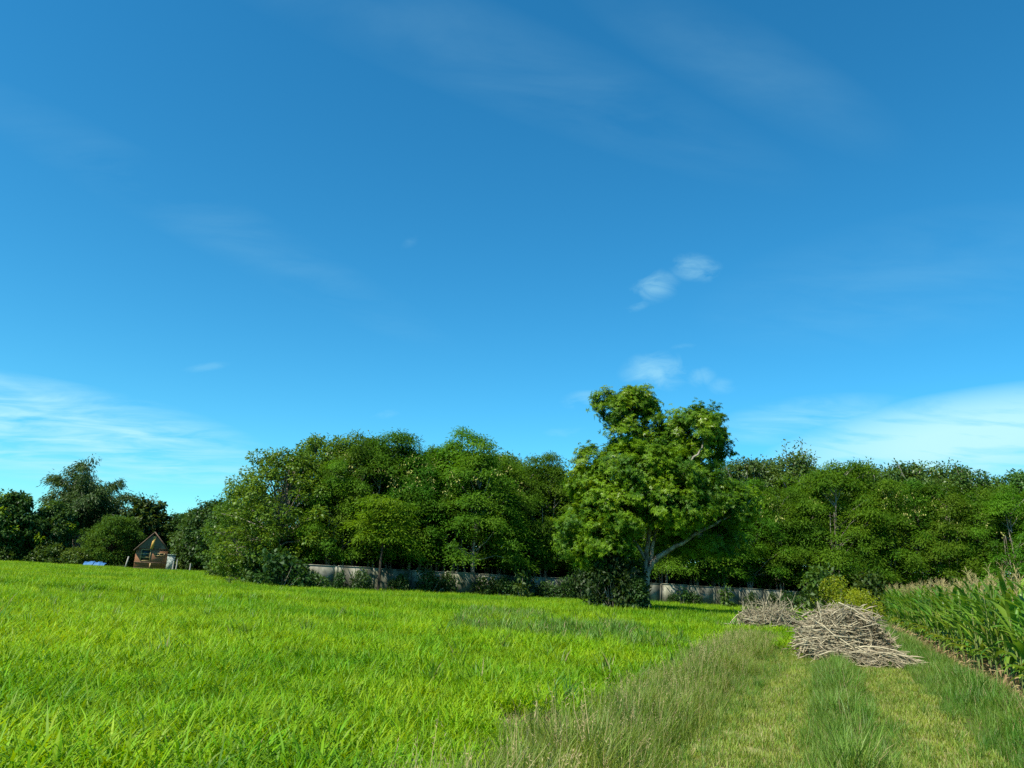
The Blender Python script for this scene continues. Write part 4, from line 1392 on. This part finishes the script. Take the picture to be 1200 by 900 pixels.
# ------------------------------------------------------------------ sky and sun
SUN_EL, SUN_AZ = 50.0, (-0.72, -0.69)     # direction towards the sun: left and behind the camera
world = bpy.data.worlds.new('World')
scene.world = world
world.use_nodes = True
nt = world.node_tree
N, L = nt.nodes, nt.links
N.clear()
wo = N.new('ShaderNodeOutputWorld'); bg = N.new('ShaderNodeBackground'); bg.inputs['Strength'].default_value = 0.092
sky = N.new('ShaderNodeTexSky'); sky.sky_type = 'NISHITA'; sky.sun_disc = False
sky.sun_elevation = R(SUN_EL); sky.sun_rotation = math.atan2(SUN_AZ[0], SUN_AZ[1]); sky.altitude = 0
sky.air_density = 1.0; sky.dust_density = 0.1; sky.ozone_density = 2.2
hs = N.new('ShaderNodeHueSaturation'); hs.inputs['Saturation'].default_value = 1.28; hs.inputs['Hue'].default_value = .485
L.new(sky.outputs[0], hs.inputs['Color'])
tint = N.new('ShaderNodeMix'); tint.data_type = 'RGBA'; tint.blend_type = 'MULTIPLY'; tint.inputs['Factor'].default_value = 1.0
tint.inputs['B'].default_value = (.40, .90, 1.03, 1)
L.new(hs.outputs[0], tint.inputs['A'])
tc = N.new('ShaderNodeTexCoord')
DIR = tc.outputs['Generated']


def math_node(op, a, b=None, c=None, clamp=False):
    n = N.new('ShaderNodeMath'); n.operation = op; n.use_clamp = clamp
    for i, v in enumerate((a, b, c)):
        if v is None: continue
        if isinstance(v, (int, float)): n.inputs[i].default_value = v
        else: L.new(v, n.inputs[i])
    return n.outputs[0]


def dot(vec, c):
    n = N.new('ShaderNodeVectorMath'); n.operation = 'DOT_PRODUCT'
    L.new(vec, n.inputs[0]); n.inputs[1].default_value = c
    return n.outputs['Value']


# cirrus texture lives on a high flat layer: direction divided by height
sep = N.new('ShaderNodeSeparateXYZ'); L.new(DIR, sep.inputs[0])
zz = math_node('MAXIMUM', sep.outputs['Z'], .03)
zz = math_node('ADD', zz, .12)
cb = N.new('ShaderNodeCombineXYZ')
L.new(math_node('DIVIDE', sep.outputs['X'], zz), cb.inputs[0]); L.new(math_node('DIVIDE', sep.outputs['Y'], zz), cb.inputs[1])
mp = N.new('ShaderNodeMapping'); mp.inputs['Rotation'].default_value = (0, 0, R(-25)); mp.inputs['Scale'].default_value = (1.0, 2.2, 1)
L.new(cb.outputs[0], mp.inputs['Vector'])
nz = N.new('ShaderNodeTexNoise'); nz.inputs['Scale'].default_value = 2.3; nz.inputs['Detail'].default_value = 9; nz.inputs['Roughness'].default_value = .58; nz.inputs['Distortion'].default_value = .5
L.new(mp.outputs[0], nz.inputs['Vector'])
nf = N.new('ShaderNodeTexNoise'); nf.inputs['Scale'].default_value = 26; nf.inputs['Detail'].default_value = 8; nf.inputs['Roughness'].default_value = .6; nf.inputs['Distortion'].default_value = .7
fm = N.new('ShaderNodeMapping'); fm.inputs['Scale'].default_value = (.8, .8, 1.5); fm.inputs['Rotation'].default_value = (R(15), R(12), 0)
L.new(DIR, fm.inputs['Vector']); L.new(fm.outputs[0], nf.inputs['Vector'])
CLOUDS = [  # u, v, half-width px, half-height px, tilt deg, gain, wispy(0 big layer, 1 small puff)
    (60, 505, 270, 62, 9, .85, 0), (20, 462, 80, 22, 18, .55, 0), (190, 545, 150, 26, 6, .6, 0),
    (1130, 515, 240, 60, -8, 1.05, 0), (950, 492, 120, 30, -6, .45, 0), (1180, 535, 120, 26, 0, .5, 0),
    (560, 60, 420, 60, 22, .07, 0), (860, 70, 240, 50, 28, .06, 0), (250, 260, 330, 40, 28, .06, 0), (1050, 330, 240, 80, -10, .06, 0),
    (815, 314, 26, 13, 6, .62, 1), (766, 336, 26, 15, -12, .50, 1), (748, 358, 14, 5, -20, .3, 1),
    (770, 436, 36, 19, -5, .65, 1), (688, 468, 26, 9, -6, .5, 1), (820, 442, 16, 10, 0, .4, 1), (845, 452, 16, 8, 0, .3, 1),
    (452, 487, 17, 6, -6, .35, 1), (243, 430, 26, 4, -8, .2, 1), (660, 507, 24, 5, -4, .25, 1), (800, 406, 14, 3, -4, .2, 1), (480, 285, 12, 6, -40, .10, 1),
]
tot = None
for u, v, hw, hh, tilt, gain, kind in CLOUDS:
    c = ray(u, v); hw *= (1.35 if kind else 1); hh *= (1.5 if kind else 1)
    e1 = (ray(u + 20 * math.cos(R(tilt)), v + 20 * math.sin(R(tilt))) - ray(u, v)); e1 -= c * e1.dot(c); e1.normalize()
    e2 = c.cross(e1)
    d0 = ray(600, 450).dot(c)
    a = math_node('DIVIDE', dot(DIR, e1), hw / F * d0)
    b = math_node('DIVIDE', dot(DIR, e2), hh / F * d0)
    q = math_node('ADD', math_node('MULTIPLY', a, a), math_node('MULTIPLY', b, b))
    front_ = math_node('GREATER_THAN', dot(DIR, c), .3)
    fall = math_node('SUBTRACT', 1.0, q, clamp=True)
    tex = nz.outputs['Fac'] if kind == 0 else nf.outputs['Fac']
    lo, hi = (.18, .50) if u == 1130 else (.36, .66)
    if kind == 0:
        w_ = math_node('MULTIPLY_ADD', tex, 1.0 / (hi - lo), -lo / (hi - lo), clamp=True)
        k_ = math_node('MULTIPLY', w_, fall)
    else:
        w_ = math_node('MULTIPLY_ADD', fall, .22, tex)
        w_ = math_node('MULTIPLY_ADD', w_, 1.0 / .30, -.535 / .30, clamp=True)
        k_ = math_node('MULTIPLY', w_, math_node('POWER', fall, 1.1))
    k_ = math_node('MULTIPLY', math_node('MULTIPLY', k_, gain), front_)
    k_ = math_node('MULTIPLY', k_, .60 if kind else 1.0)
    tot = k_ if tot is None else math_node('MAXIMUM', tot, k_)
cm = N.new('ShaderNodeMix'); cm.data_type = 'RGBA'
cm.inputs['B'].default_value = (3.2, 5.6, 6.0, 1)
L.new(tot, cm.inputs['Factor']); L.new(tint.outputs['Result'], cm.inputs['A'])
L.new(cm.outputs['Result'], bg.inputs['Color']); L.new(bg.outputs[0], wo.inputs['Surface'])

sd = bpy.data.lights.new('sun', 'SUN'); sd.energy = 4.2; sd.angle = R(.53); sd.color = (1, .94, .80)
so_ = bpy.data.objects.new('sun', sd); link(so_)
tosun = Vector((SUN_AZ[0] * math.cos(R(SUN_EL)), SUN_AZ[1] * math.cos(R(SUN_EL)), math.sin(R(SUN_EL))))
so_.rotation_euler = tosun.to_track_quat('Z', 'Y').to_euler()
so_.location = tosun * 60

vs = scene.view_settings
vs.view_transform = 'Standard'; vs.look = 'None'; vs.gamma = 1.0; vs.use_curve_mapping = False
vs.exposure = 0.9
cy = scene.cycles
cy.use_denoising = False
cy.sample_clamp_indirect = 4.0
cy.max_bounces = 6; cy.diffuse_bounces = 3; cy.glossy_bounces = 2; cy.transmission_bounces = 3; cy.transparent_max_bounces = 4
cy.caustics_reflective = False; cy.caustics_refractive = False
